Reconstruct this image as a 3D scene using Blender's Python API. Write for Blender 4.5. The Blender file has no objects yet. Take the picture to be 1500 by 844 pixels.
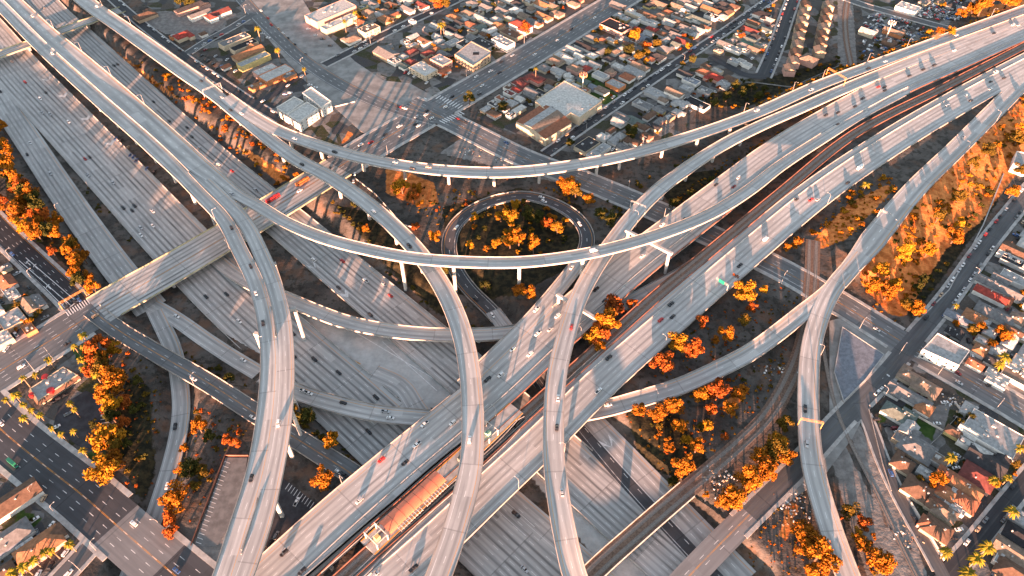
import bpy, math, random
import numpy as np
from mathutils import Vector, Matrix
R = random.Random(7)
NR = np.random.RandomState(11)
sc = bpy.context.scene
col = sc.collection
rad = math.radians

# ---------------------------------------------------------------- camera
F, TH, H = 1080.0, rad(46.8), 372.0
CT, ST = math.cos(TH), math.sin(TH)
def P(x, y, z=0.0):
    """world point at height z seen at photo pixel x, y (1500 x 844)"""
    u, v = (x-750)/F, (y-422)/F
    d = (H-z)/(ST+v*CT)
    return (u*d, d*(CT-v*ST))
def px(X, Y, Z):
    d = Y*CT+(H-Z)*ST
    return (750+F*X/d, 422+F*((H-Z)*CT-Y*ST)/d)
cam = bpy.data.cameras.new('camera'); cam.lens = 36*F/1500; cam.sensor_width = 36
cam.clip_start = 1; cam.clip_end = 8000
co = bpy.data.objects.new('camera', cam); col.objects.link(co)
co.location = (0, 0, H); co.rotation_euler = (math.pi/2-TH, 0, 0)
sc.camera = co

# ---------------------------------------------------------------- light
SUN_EL, SUN_AZ = rad(4.3), rad(191)      # compass azimuth of the sun, clockwise from +Y
w = bpy.data.worlds.new('World'); sc.world = w; w.use_nodes = True
nt = w.node_tree; bg = nt.nodes['Background']
sky = nt.nodes.new('ShaderNodeTexSky'); sky.sky_type = 'NISHITA'; sky.sun_disc = False
sky.sun_elevation = SUN_EL; sky.sun_rotation = SUN_AZ
sky.air_density = 1.0; sky.dust_density = 0.6; sky.ozone_density = 1.6
hs = nt.nodes.new('ShaderNodeHueSaturation'); hs.inputs['Saturation'].default_value = 0.5
nt.links.new(sky.outputs[0], hs.inputs['Color']); nt.links.new(hs.outputs[0], bg.inputs[0]); bg.inputs[1].default_value = 0.088
sl = bpy.data.lights.new('sun', 'SUN'); sl.energy = 5.0; sl.angle = rad(0.5); sl.color = (1.0, 0.48, 0.29)
so = bpy.data.objects.new('sun', sl); col.objects.link(so)
sd = Vector((math.sin(SUN_AZ)*math.cos(SUN_EL), math.cos(SUN_AZ)*math.cos(SUN_EL), math.sin(SUN_EL)))
so.rotation_euler = sd.to_track_quat('Z', 'Y').to_euler()
sc.view_settings.view_transform = 'Standard'; sc.view_settings.look = 'None'
sc.view_settings.gamma = 1; sc.view_settings.exposure = 3.13
sc.cycles.max_bounces = 4; sc.cycles.diffuse_bounces = 2; sc.cycles.glossy_bounces = 2
sc.cycles.caustics_reflective = False; sc.cycles.caustics_refractive = False

# ---------------------------------------------------------------- node helper
class NT:
    def __init__(s, name, rough=0.85, spec=0.25):
        s.m = bpy.data.materials.new(name); s.m.use_nodes = True
        s.t = s.m.node_tree; s.b = s.t.nodes['Principled BSDF']
        s.b.inputs['Roughness'].default_value = rough
        s.b.inputs['Specular IOR Level'].default_value = spec
        s._pos = None
    def n(s, k, **kw):
        o = s.t.nodes.new('ShaderNode'+k)
        for a, b in kw.items(): setattr(o, a, b)
        return o
    def put(s, sock, v):
        if isinstance(v, bpy.types.NodeSocket): s.t.links.new(v, sock)
        else: sock.default_value = v
    def ma(s, op, a, b=0.0, c=0.0):
        o = s.n('Math', operation=op)
        for i, v in enumerate((a, b, c)): s.put(o.inputs[i], v)
        return o.outputs[0]
    def mix(s, f, a, b, mode='MIX'):
        o = s.n('Mix', data_type='RGBA', blend_type=mode)
        s.put(o.inputs[0], f); s.put(o.inputs[6], c4(a)); s.put(o.inputs[7], c4(b))
        return o.outputs[2]
    @property
    def pos(s):
        if s._pos is None: s._pos = s.n('NewGeometry').outputs['Position']
        return s._pos
    def noise(s, scale, detail=3, vec=None, stretch=None, rough=0.6):
        o = s.n('TexNoise'); o.inputs['Scale'].default_value = scale; o.inputs['Detail'].default_value = detail
        o.inputs['Roughness'].default_value = rough
        v = vec if vec is not None else s.pos
        if stretch:
            mp = s.n('Mapping'); mp.inputs['Scale'].default_value = stretch
            s.t.links.new(v, mp.inputs[0]); v = mp.outputs[0]
        s.t.links.new(v, o.inputs['Vector']); return o.outputs[0]
    def voro(s, scale, out='Color', vec=None, feat='F1'):
        o = s.n('TexVoronoi', feature=feat); o.inputs['Scale'].default_value = scale
        s.t.links.new(vec if vec is not None else s.pos, o.inputs['Vector']); return o.outputs[out]
    def ramp(s, f, stops, interp='LINEAR'):
        o = s.n('ValToRGB'); r = o.color_ramp; r.interpolation = interp
        while len(r.elements) < len(stops): r.elements.new(0.5)
        for e, (p, c) in zip(r.elements, stops): e.position = p; e.color = c4(c)
        s.put(o.inputs[0], f); return o.outputs[0]
    def step(s, x, a, b):
        o = s.n('MapRange', interpolation_type='SMOOTHSTEP'); s.put(o.inputs[0], x)
        o.inputs[1].default_value = a; o.inputs[2].default_value = b
        return o.outputs[0]
    def color(s, c): s.put(s.b.inputs['Base Color'], c4(c)); return s.m
def c4(c):
    if isinstance(c, bpy.types.NodeSocket): return c
    if isinstance(c, (int, float)): return (c, c, c, 1)
    return tuple(c)+(1,) if len(c) == 3 else c
def plain(name, c, rough=0.8, var=0.25, scale=0.35, spec=0.25, metal=0.0):
    m = NT(name, rough, spec); f = m.noise(scale, 4)
    m.b.inputs['Metallic'].default_value = metal
    return m.color(m.mix(m.step(f, 0.3, 0.7), tuple(v*(1-var) for v in c), tuple(min(1, v*(1+var)) for v in c)))

def road_mat(name, base, oil, paint=0.7, patch=0.25, stripe=1.0, yellow=(0.62, 0.26, 0.03), rough=0.75, line=0.038):
    """UVMap: lane coordinate, metres along; info: lane count, two-way flag"""
    m = NT(name, rough, 0.3)
    a = m.n('UVMap', uv_map='UVMap'); b = m.n('UVMap', uv_map='info')
    sa = m.n('SeparateXYZ'); m.t.links.new(a.outputs[0], sa.inputs[0])
    sb = m.n('SeparateXYZ'); m.t.links.new(b.outputs[0], sb.inputs[0])
    L, S, N, tw = sa.outputs[0], sa.outputs[1], sb.outputs[0], sb.outputs[1]
    fr = m.ma('FRACT', L)
    inside = m.ma('MULTIPLY', m.ma('GREATER_THAN', L, 0.0), m.ma('LESS_THAN', L, N))
    # worn wheel lines and oil down each lane's middle
    d = m.ma('ABSOLUTE', m.ma('SUBTRACT', fr, 0.5))
    oilf = m.ma('MULTIPLY', m.ma('SUBTRACT', 1.0, m.step(d, 0.06, 0.3)), inside)
    lane_id = m.n('TexWhiteNoise', noise_dimensions='1D'); m.put(lane_id.inputs['W'], m.ma('FLOOR', m.ma('ADD', L, 0.001)))
    st = m.n('CombineXYZ'); m.put(st.inputs[0], m.ma('MULTIPLY', L, 0.9)); m.put(st.inputs[1], m.ma('MULTIPLY', S, 0.018))
    lng = m.noise(1.0, 3, st.outputs[0])
    oilf = m.ma('MULTIPLY', oilf, m.ma('ADD', 0.35, m.ma('MULTIPLY', m.step(lng, 0.3, 0.65), 0.65)))
    oilf = m.ma('MULTIPLY', oilf, m.ma('ADD', 0.55, m.ma('MULTIPLY', lane_id.outputs[0], 0.45)))
    st2 = m.n('CombineXYZ'); m.put(st2.inputs[0], m.ma('MULTIPLY', L, 2.2)); m.put(st2.inputs[1], m.ma('MULTIPLY', S, 0.03))
    f1 = m.step(m.noise(1.0, 4, st2.outputs[0]), 0.3, 0.7)
    f2 = m.step(m.noise(0.03, 4), 0.3, 0.7)
    f3 = m.noise(1.3, 3)
    dark = tuple(v*(1-patch) for v in base); lite = tuple(v*(1+patch) for v in base)
    c = m.mix(m.ma('ADD', m.ma('MULTIPLY', f1, 0.5), m.ma('MULTIPLY', f2, 0.5)), dark, lite)
    c = m.mix(m.ma('MULTIPLY', f3, 0.25), c, tuple(v*0.6 for v in base))
    c = m.mix(m.ma('MULTIPLY', oilf, stripe), c, oil)
    slab = m.n('TexWhiteNoise', noise_dimensions='2D'); sv_ = m.n('CombineXYZ'); m.put(sv_.inputs[0], m.ma('FLOOR', m.ma('ADD', L, 0.001))); m.put(sv_.inputs[1], m.ma('FLOOR', m.ma('DIVIDE', S, 19.0)))
    m.t.links.new(sv_.outputs[0], slab.inputs['Vector'])
    c = m.mix(m.ma('MULTIPLY', slab.outputs[0], 0.42), c, tuple(v*0.62 for v in base))
    c = m.mix(m.ma('MULTIPLY', m.ma('GREATER_THAN', slab.outputs[0], 0.94), 0.3), c, tuple(min(1, v*1.5) for v in base))
    # slab joints
    jf = m.ma('FRACT', m.ma('DIVIDE', S, 38.0))
    c = m.mix(m.ma('MULTIPLY', m.ma('LESS_THAN', jf, 0.018), 0.5), c, tuple(v*0.4 for v in base))
    # dashes
    e = m.ma('ABSOLUTE', m.ma('SUBTRACT', L, m.ma('ROUND', L)))
    onl = m.ma('LESS_THAN', e, line)
    dash = m.ma('LESS_THAN', m.ma('FRACT', m.ma('DIVIDE', S, 12.0)), 0.3)
    mid = m.ma('MULTIPLY', m.ma('GREATER_THAN', L, 0.5), m.ma('LESS_THAN', L, m.ma('SUBTRACT', N, 0.5)))
    edge = m.ma('MULTIPLY', onl, m.ma('SUBTRACT', 1.0, mid))
    wear = m.ma('ADD', 0.45, m.ma('MULTIPLY', m.step(m.noise(0.25, 2), 0.35, 0.6), 0.55))
    dm = m.ma('MULTIPLY', m.ma('MULTIPLY', m.ma('MULTIPLY', onl, dash), mid), wear)
    c = m.mix(m.ma('MULTIPLY', dm, 0.9), c, paint)
    left = m.ma('MULTIPLY', edge, m.ma('LESS_THAN', L, 0.5)); right = m.ma('MULTIPLY', edge, m.ma('GREATER_THAN', L, 0.5))
    one = m.ma('SUBTRACT', 1.0, tw)
    c = m.mix(m.ma('MULTIPLY', m.ma('MULTIPLY', left, one), 0.75), c, yellow)
    c = m.mix(m.ma('MULTIPLY', m.ma('MULTIPLY', right, wear), m.ma('MULTIPLY', one, 0.8)), c, paint)
    cen = m.ma('ABSOLUTE', m.ma('SUBTRACT', L, m.ma('MULTIPLY', N, 0.5)))
    dbl = m.ma('MULTIPLY', m.ma('MULTIPLY', m.ma('GREATER_THAN', cen, 0.03), m.ma('LESS_THAN', cen, 0.085)), tw)
    c = m.mix(m.ma('MULTIPLY', m.ma('MULTIPLY', dbl, wear), 0.9), c, yellow)
    return m.color(c)

M = {}
M['conc_road'] = road_mat('freeway concrete', (0.42, 0.415, 0.41), (0.12, 0.12, 0.125), stripe=0.8)
M['conc_dark'] = road_mat('worn freeway concrete', (0.42, 0.415, 0.41), (0.055, 0.055, 0.06), stripe=0.95)
M['deck_road'] = road_mat('flyover concrete', (0.47, 0.455, 0.445), (0.13, 0.13, 0.135), stripe=0.7)
M['asphalt'] = road_mat('street asphalt', (0.062, 0.064, 0.072), (0.05, 0.05, 0.055), stripe=0.5, patch=0.3)
M['asphalt_mid'] = road_mat('aged asphalt', (0.145, 0.15, 0.158), (0.075, 0.078, 0.083), stripe=0.6, patch=0.3)
M['asphalt_dark'] = road_mat('fresh asphalt', (0.03, 0.031, 0.037), (0.022, 0.03, 0.034), stripe=0.4, patch=0.3, line=0.04)
M['asphalt_plain'] = road_mat('residential asphalt', (0.042, 0.044, 0.052), (0.03, 0.031, 0.036), paint=0.07, stripe=0.5, patch=0.35, yellow=(0.07, 0.07, 0.07))
M['asphalt_grey'] = road_mat('back street asphalt', (0.10, 0.104, 0.112), (0.06, 0.062, 0.066), paint=0.12, stripe=0.6, patch=0.35, yellow=(0.12, 0.115, 0.1))
M['paving'] = road_mat('grey bridge paving', (0.2, 0.203, 0.21), (0.13, 0.132, 0.137), stripe=0.5)
M['conc'] = plain('structural concrete', (0.44, 0.42, 0.40), 0.85, 0.18, 0.15)
M['parapet'] = plain('weathered barrier concrete', (0.29, 0.27, 0.255), 0.9, 0.22, 0.2)
M['conc_lo'] = plain('weathered concrete', (0.34, 0.33, 0.32), 0.9, 0.25, 0.2)
M['walk'] = plain('sidewalk concrete', (0.36, 0.35, 0.34), 0.9, 0.22, 0.25)
M['brownwall'] = plain('brown painted wall', (0.17, 0.08, 0.058), 0.8, 0.3, 0.12)
M['yellowrail'] = plain('lichen yellow bridge rail', (0.36, 0.34, 0.22), 0.85, 0.35, 0.15)
M['steel'] = plain('galvanised steel', (0.45, 0.44, 0.43), 0.5, 0.15, 0.5, 0.5, 0.3)
M['paint_white'] = plain('white road paint', (0.62, 0.62, 0.62), 0.7, 0.15, 0.6)
M['paint_yellow'] = plain('yellow road paint', (0.6, 0.27, 0.04), 0.7, 0.2, 0.6)
M['ballast'] = plain('railway ballast', (0.16, 0.105, 0.08), 0.95, 0.35, 0.8)
M['rail'] = plain('rail steel', (0.22, 0.18, 0.16), 0.45, 0.2, 1.0, 0.5, 0.6)
M['sleeper'] = plain('concrete sleepers', (0.22, 0.19, 0.17), 0.9, 0.2, 1.0)

# ---------------------------------------------------------------- objects
def tag(o, label, cat, group=None, kind=None):
    if label: o['label'] = label
    if cat: o['category'] = cat
    if group: o['group'] = group
    if kind: o['kind'] = kind
    return o
def empty(name, loc, label, cat, rz=0.0, group=None, kind=None):
    o = bpy.data.objects.new(name, None); col.objects.link(o); o.location = loc; o.rotation_euler = (0, 0, rz)
    o.empty_display_size = 0.5
    return tag(o, label, cat, group, kind)
class MB:
    def __init__(s): s.v = []; s.f = []; s.mi = []; s.uv = []; s.uv2 = []
    def add(s, vs, fs, mi=0, uv=None, uv2=None):
        k = len(s.v); s.v += [tuple(v) for v in vs]
        for f in fs: s.f.append(tuple(i+k for i in f)); s.mi.append(mi)
        if uv is not None: s.uv += uv; s.uv2 += uv2
        return s
    def box(s, x0, y0, z0, x1, y1, z1, mi=0, M=None):
        v = [(x0,y0,z0),(x1,y0,z0),(x1,y1,z0),(x0,y1,z0),(x0,y0,z1),(x1,y0,z1),(x1,y1,z1),(x0,y1,z1)]
        if M is not None: v = [M @ Vector(p) for p in v]
        return s.add(v, [(3,2,1,0),(4,5,6,7),(0,1,5,4),(1,2,6,5),(2,3,7,6),(3,0,4,7)], mi)
    def prism(s, poly, z0, z1, mi=0, mtop=None):
        """poly: xy counter-clockwise"""
        n = len(poly)
        s.add([(x,y,z0) for x,y in poly]+[(x,y,z1) for x,y in poly],
              [(i,(i+1)%n,n+(i+1)%n,n+i) for i in range(n)]+[tuple(range(n-1,-1,-1))], mi)
        return s.add([(x,y,z1) for x,y in poly], [tuple(range(n))], mi if mtop is None else mtop)
    def tube(s, p, q, r0, r1=None, n=6, mi=0):
        r1 = r0 if r1 is None else r1
        p, q = Vector(p), Vector(q); d = (q-p).normalized()
        a = d.cross(Vector((0,0,1)) if abs(d.z) < .9 else Vector((1,0,0))).normalized(); b = d.cross(a)
        vs = [c+(a*math.cos(2*math.pi*i/n)+b*math.sin(2*math.pi*i/n))*r for c, r in ((p,r0),(q,r1)) for i in range(n)]
        return s.add(vs, [(i,n+i,n+(i+1)%n,(i+1)%n) for i in range(n)]+[tuple(range(n)), tuple(range(2*n-1,n-1,-1))], mi)
    def mesh(s, name, mats, smooth=False):
        me = bpy.data.meshes.new(name); me.from_pydata(s.v, [], s.f)
        for m in (mats if isinstance(mats, (list, tuple)) else [mats]): me.materials.append(M[m] if isinstance(m, str) else m)
        if any(s.mi): me.polygons.foreach_set('material_index', s.mi)
        if smooth: me.polygons.foreach_set('use_smooth', [True]*len(s.f))
        if s.uv:
            li = np.empty(len(me.loops), dtype=np.int32); me.loops.foreach_get('vertex_index', li)
            for nm, d in (('UVMap', s.uv), ('info', s.uv2)):
                l = me.uv_layers.new(name=nm); l.data.foreach_set('uv', np.array(d, dtype=np.float32)[li].ravel())
        me.update(); return me
    def build(s, name, mats, parent=None, loc=(0,0,0), smooth=False):
        o = bpy.data.objects.new(name, s.mesh(name, mats, smooth)); col.objects.link(o); o.location = loc
        if parent is not None: o.parent = parent
        return o
ORD = ['first','second','third','fourth','fifth','sixth','seventh','eighth','ninth','tenth','eleventh','twelfth','thirteenth','fourteenth',
 'fifteenth','sixteenth','seventeenth','eighteenth','nineteenth','twentieth']
TENS = {2:'twenty',3:'thirty',4:'forty',5:'fifty',6:'sixty',7:'seventy',8:'eighty',9:'ninety'}
def nth(i):
    i += 1
    if i <= 20: return ORD[i-1]
    if i % 10 == 0: return {30:'thirtieth',40:'fortieth',50:'fiftieth',60:'sixtieth',70:'seventieth',80:'eightieth',90:'ninetieth'}.get(i, str(i)+'th')
    return TENS[i//10]+'-'+ORD[i%10-1]

# ---------------------------------------------------------------- roads: x, y (photo pixels), z (metres)[, width]
class Road:
    pass
ROADS = {}
def road(key, pts, width, n=None, step=4.0, sh=1.2, tw=0):
    """smooth centre line through photo-space control points lifted to their real heights"""
    C = []
    for p in pts:
        X, Y = P(p[0], p[1], p[2]); C.append((X, Y, p[2], p[3] if len(p) > 3 else width))
    C = np.array(C)
    if len(C) == 2: C = np.array([C[0], (C[0]+C[1])/2, C[1]])
    t = np.concatenate([[0], np.cumsum(np.linalg.norm(np.diff(C[:, :2], axis=0), axis=1))])
    # Hermite with finite difference tangents
    mt = np.gradient(C, t, axis=0)
    ts = np.arange(0, t[-1]+step, step); ts = ts*(t[-1]/ts[-1])
    k = np.clip(np.searchsorted(t, ts, side='right')-1, 0, len(t)-2)
    h = (t[k+1]-t[k])[:, None]; s = ((ts-t[k]))[:, None]/h
    A = ((2*s**3-3*s**2+1)*C[k]+(s**3-2*s**2+s)*h*mt[k]+(-2*s**3+3*s**2)*C[k+1]+(s**3-s**2)*h*mt[k+1])
    # soften
    for _ in range(3): A[1:-1] = (A[:-2]+2*A[1:-1]+A[2:])/4
    r = Road(); r.key = key; r.c = A[:, :3]; r.w = A[:, 3]
    d = np.gradient(A[:, :2], axis=0); d /= np.linalg.norm(d, axis=1)[:, None]
    r.t = d; r.nrm = np.stack([-d[:, 1], d[:, 0]], 1)      # left of travel
    r.s = np.concatenate([[0], np.cumsum(np.linalg.norm(np.diff(A[:, :2], axis=0), axis=1))])
    r.n = n or max(1, round((width-2*sh)/3.6)); r.sh = sh; r.tw = tw
    ROADS[key] = r; return r
def near(r, X, Y):
    d = np.hypot(r.c[:, 0]-X, r.c[:, 1]-Y); i = int(np.argmin(d))
    return i, float(r.nrm[i, 0]*(X-r.c[i, 0])+r.nrm[i, 1]*(Y-r.c[i, 1])), float(d[i])
def on_road(key, x, y):
    """index and side offset of the road point seen at a pixel"""
    r = ROADS[key]; z = float(r.c[:, 2].mean())
    for _ in range(6):
        X, Y = P(x, y, z); i, o, d = near(r, X, Y); z = float(r.c[i, 2])
    return i, o
def strip(mb, r, o0, o1, dz=0.0, i0=0, i1=None, mi=0, flip=False):
    """a ribbon of the road between two side offsets (left positive), or road-wide when None"""
    i1 = len(r.s) if i1 is None else i1
    vs, uv, uv2 = [], [], []
    for i in range(i0, i1):
        hw = r.w[i]/2
        a = hw if o0 is None else o0; b = -hw if o1 is None else o1
        lw = (r.w[i]-2*r.sh)/r.n
        for o in (a, b):
            vs.append((r.c[i,0]+r.nrm[i,0]*o, r.c[i,1]+r.nrm[i,1]*o, r.c[i,2]+dz))
            uv.append(((hw-o-r.sh)/lw, r.s[i])); uv2.append((r.n, r.tw))
    k = i1-i0
    mb.add(vs, [(2*i, 2*i+1, 2*i+3, 2*i+2) for i in range(k-1)], mi, uv, uv2)
    return mb
# ---------------------------------------------------------------- road layout
def idx0(key, x, y): return on_road(key, x, y)[0]
# interstate in the trench (z = -7)
T = -7.0
road('c1', [(-40,80,T),(0,143,T),(50,218,T),(86,272,T),(130,335,T),(180,402,T),(222,452,T)], 21, sh=2)
road('c2', [(-60,5,T),(-10,62,T),(20,98,T),(100,183,T),(180,268,T),(255,348,T),(330,425,T),(415,503,T),(510,587,T),(610,680,T),(715,778,T),(790,848,T),(840,895,T)], 43.5, sh=3)
road('c3', [(40,-20,T),(75,20,T),(120,62,T),(200,137,T),(275,206,T),(350,270,T),(430,335,T),(518,410,T),(610,487,T),(700,563,T),(790,642,T),(870,715,T),(960,795,T),(1040,865,T)], 33, sh=2.5)
road('hov', [(548,545,T),(590,565,T),(612,600,T),(650,640,T),(720,705,T),(800,775,T),(880,845,T),(920,880,T)], 13, sh=1.5)
road('c4', [(722,455,-5,11),(735,473,-5.5,11),(790,538,T,14),(863,621,T,20),(928,693,T,23),(1010,780,T,24),(1085,858,T,24)], 20, n=4, sh=2)
# side ramps
road('K', [(215,432,T),(235,473,-6.8),(252,510,-6.5),(262,555,-6.3),(265,605,-6.2),(258,650,-6.2),(246,695,-6.2),(233,737,-6.2),(215,785,-6.2),(195,830,-6.2),(180,870,-6.2)], 10.5, n=2)
road('L', [(222,446,-6.9),(262,470,-6.8),(300,497,-6.2),(361,536,-5),(430,573,-3.2),(490,592,-2),(552,606,-1.3),(612,612,-1),(680,615,-1),(742,614,-1),(810,611,-1),(877,601,-.5),(946,582,1),(994,567,2.5),(1050,542,4.5),(1100,516,6.2),(1140,487,7.6),(1179,456,9),(1205,436,9.2),(1234,408,9.0),(1264,372,8.55)], 11, n=2, sh=1.6)
road('E', [(312,376,-6.5),(345,402,-4.5),(385,424,-3),(415,436,-2),(460,455,-1),(507,472,-.5),(560,483,0),(610,489,0),(680,491,0),(748,487,0),(800,475,0),(850,460,0),(912,447,0),(950,428,0),(994,404,0),(1045,372,0)], 10.5, n=2, sh=1.6)
# boulevard with its bridge, the diagonal avenue, and the streets
road('S1', [(-60,585,0),(0,544,0),(75,498,0),(150,451,0),(250,394,0),(330,347,0),(400,305,0),(480,255,0),(545,214,0),(640,160,0),(760,90,0),(900,5,0),(960,-30,0)], 31, n=7, tw=1, sh=2)
road('S0', [(-30,92,0),(0,80,0),(50,62,0),(95,44,0),(137,29,0),(180,14,0)], 14, n=3, tw=1)
road('S2', [(600,150,0),(660,178,0),(700,198,0),(760,228,0),(860,266,0),(960,308,0),(1060,354,0),(1150,398,0),(1240,450,0),(1340,512,0),(1420,557,0),(1500,604,0),(1560,640,0)], 20, n=5, tw=1, sh=1.5)
road('S2a', [(345,-12,0),(395,42,0),(450,92,0),(520,135,0),(580,160,0),(640,178,0)], 15, n=3, tw=0)
road('S3', [(800,225,0),(835,200,0),(900,155,0),(1000,87,0),(1075,37,0),(1120,5,0),(1150,-15,0)], 9, n=2, tw=1)
road('S4', [(475,95,0),(507,79,0),(573,45,0),(640,14,0),(690,-10,0)], 9, n=2, tw=1)
road('S5', [(1165,-10,0),(1152,25,0),(1142,55,0),(1130,85,0),(1118,112,0)], 13, n=2, tw=1)
road('S5b', [(1042,83,0),(1062,94,0),(1092,110,0),(1122,113,0)], 8, n=2, tw=1)
road('S6', [(1215,-14,0),(1250,2,0),(1310,20,0),(1400,45,0)], 9, n=2, tw=1)
road('S7', [(985,870,0,14),(1040,812,0,14),(1100,752,0,14),(1165,688,0,14),(1235,612,0,15),(1290,556,0,14),(1345,490,0,11),(1390,435,0,11),(1440,365,0,11),(1500,290,0,11),(1550,230,0,11)], 12, n=3, tw=1)
road('S8', [(1258,590,0),(1272,618,0),(1292,672,0),(1315,722,0),(1340,768,0),(1372,825,0),(1395,870,0)], 7, n=2, tw=1)
road('S9', [(1372,865,0),(1395,835,0),(1430,795,0),(1470,745,0),(1520,685,0),(1560,640,0)], 9, n=2, tw=1)
road('S10', [(-30,305,0),(0,337,0),(50,385,0),(100,433,0),(118,452,0)], 16, n=5, tw=0, sh=.8)
road('S13', [(140,-25,0),(194,24,0),(236,58,0),(268,82,0),(318,116,0),(372,152,0),(412,176,0)], 9, n=2, tw=1)
road('S14', [(272,80,0),(300,62,0),(340,40,0),(372,20,0)], 9, n=2, tw=1)
road('S15', [(448,106,0),(425,120,0),(398,140,0),(372,152,0)], 8, n=2, tw=1)
road('J', [(135,455,0),(165,478,0),(230,518,0),(302,559,0),(375,606,0),(430,640,0),(515,694,0),(600,752,0),(690,822,0),(740,865,0)], 11.5, n=3, tw=1)
road('S11', [(-50,575,0),(0,628,0),(60,678,0),(120,725,0),(185,782,0),(250,838,0),(300,880,0)], 27, n=6, tw=1, sh=1.5)
road('S12', [(132,800,0),(118,816,0),(95,840,0),(70,868,0)], 10, n=2, tw=1)
# loop ramp and the roadway that climbs from it to the east-west freeway
road('G', [(731,468,-5.4),(712,448,-5),(690,427,-4.2),(670,400,-3.4),(659,375,-2.8),(658,354,-2.2),(664,335,-1.6),(681,316,-1),(705,301,-.4),(735,291,.2),(770,287,.8),(800,294,1.5),(830,308,2.2),(850,325,2.9),(860,345,3.5),(858,365,4.2),(848,384,4.9),(822,418,5.6),(790,456,6),(760,488,6),(720,527,6.02),(680,565,6.02)], 10.5, n=2, sh=1.5)
# east-west freeway
road('WB', [(340,905,6),(413,839,6),(484,773,6),(584,686,6),(650,631,6),(719,573,6),(809,490,6),(868,438,6),(925,389,6),(1000,331,6),(1077,272,6),(1138,226,6),(1220,175,6),(1300,131,6),(1400,87,6),(1500,43,6),(1570,12,6)], 30, n=7, sh=2.4)
road('EB', [(500,905,6),(571,844,6),(623,798,6),(725,702,6),(785,646,6),(877,555,6),(933,505,6),(1000,447,6),(1097,364,6),(1186,290,6),(1308,206,6),(1402,150,6),(1475,110,6),(1560,66,6)], 26.5, n=6, sh=2.4)
# high flyovers
road('A1', [(-40,-32,4),(3,10,6),(53,61,8),(142,143,10.5),(232,223,14),(290,282,18),(330,325,21),(351,366,23.5),(377,421,26),(390,476,27.5),(395,520,28),(394,560,28),(386,636,28),(373,702,28),(350,774,28),(328,844,28),(308,900,28)], 9.8, n=2, sh=1.6)
road('A2a', [(258,230,13.6),(288,254,15.4),(326,290,18.4),(358,325,21),(383,373,23.5),(402,421,26),(415,476,27.5),(418,520,28),(418,560,28),(413,623,28),(399,700,28),(385,760,28),(358,838,28),(336,895,28)], 9.8, n=2, sh=1.6)
road('A2', [(-30,-45,4),(15,0,6),(67,49,8),(120,93,9.5),(170,136,10.6),(225,185,12),(266,222,14),(312,259,16.3),(350,287,18),(375,300,19.5),(418,326,22),(480,351,24.5),(538,366,25.5),(610,379,26),(679,384,26),(770,384,26),(843,375,25.5),(946,350,23),(1040,314,18),(1100,277,14),(1138,247,11),(1200,206,8),(1260,169,6.1),(1320,137,6.1)], 9.6, n=2, sh=1.6)
r = ROADS['A2']; q = r.s[idx0('A2', 262, 217)]; r.w[:] = np.interp(r.s, [0, q, q+45, q+95, 9e3], [19, 19, 15.5, 9.6, 9.6])
r = ROADS['A1']; q = r.s[idx0('A1', 232, 223)]; r.w[:] = np.interp(r.s, [0, q, q+50, 9e3], [12.6, 12.6, 9.8, 9.8])
road('B', [(85,-40,2),(123,0,3.5),(187,46,6),(254,94,8.5),(313,137,11),(355,172,12),(398,207,13),(438,236,14),(480,258,15),(540,300,16),(575,330,16.5),(613,370,17),(640,407,17),(663,450,17.5),(680,500,18),(688,545,18),(692,590,18),(693,640,18),(689,690,18),(677,740,18),(662,790,18),(641,848,18),(620,900,18)], 12, n=2, sh=2)
ROADS['B'].w[:] = np.interp(ROADS['B'].s, [0, 230, 330, 390, 2000], [17, 17, 16, 12, 12])
road('B1', [(330,142,11.6),(372,172,12.6),(410,193,13),(450,208,13),(500,224,13),(560,238,13),(610,246,13),(680,252,13),(740,253,13),(830,244,13),(920,227,12.5),(1000,204,12),(1060,184,11),(1110,165,10),(1195,127,8),(1280,95,7),(1380,58,6.03),(1500,14,6.03),(1560,-8,6.03)], 12, n=2, sh=2)
road('C', [(866,905,16),(843,848,17),(829,790,18),(818,730,18),(811,665,18),(811,610,18),(815,554,18),(829,493,17.5),(845,442,17),(873,390,16.5),(898,354,16),(932,311,15),(965,278,14),(1006,247,13),(1058,213,12),(1115,184,10),(1170,160,8.6),(1235,131,7.4),(1300,104,6.6),(1370,76,6.05),(1440,50,6.05),(1510,24,6.05)], 11.2, n=2, sh=1.6)
road('D', [(1570,72,6),(1530,98,6),(1500,120,6),(1457,162,6),(1397,222,6.5),(1345,272,7),(1292,335,8),(1259,377,8.6),(1217,428,9.2),(1200,465,9.2),(1188,510,9),(1184,560,9),(1184,606,9),(1190,680,9),(1210,755,8.5),(1242,844,7.5),(1265,900,7)], 13, n=2, sh=2)
ROADS['D'].w[:] = np.interp(ROADS['D'].s, [0, 300, 400, 440, 2000], [15, 15, 17, 11.6, 11.6])

# railways
road('rail105', [(430,915,6),(480,868,6),(560,795,6),(640,727,6),(705,668,6),(765,612,6),(843,541,6),(900,489,6),(960,435,6),(1035,373,6),(1140,286,6),(1251,197,6),(1380,130,6),(1500,68,6),(1560,36,6)], 8.5, n=2)
road('R1', [(830,880,1),(862,845,1),(930,783,1),(1010,714,.8),(1080,655,.5),(1125,610,.3),(1155,560,.15),(1175,510,.1),(1184,460,.1),(1189,410,.1),(1191,352,.1)], 10.5, n=2)
road('R2', [(1375,905,.02),(1340,840,.02),(1290,735,.02),(1224,596,.02),(1211,540,.02),(1203,490,.02),(1197,440,.02),(1194,400,.02),(1192,352,.02)], 5, n=1)
road('R3', [(1247,97,.02),(1240,60,.02),(1238,30,.02),(1243,-10,.02)], 6, n=1)

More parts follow.
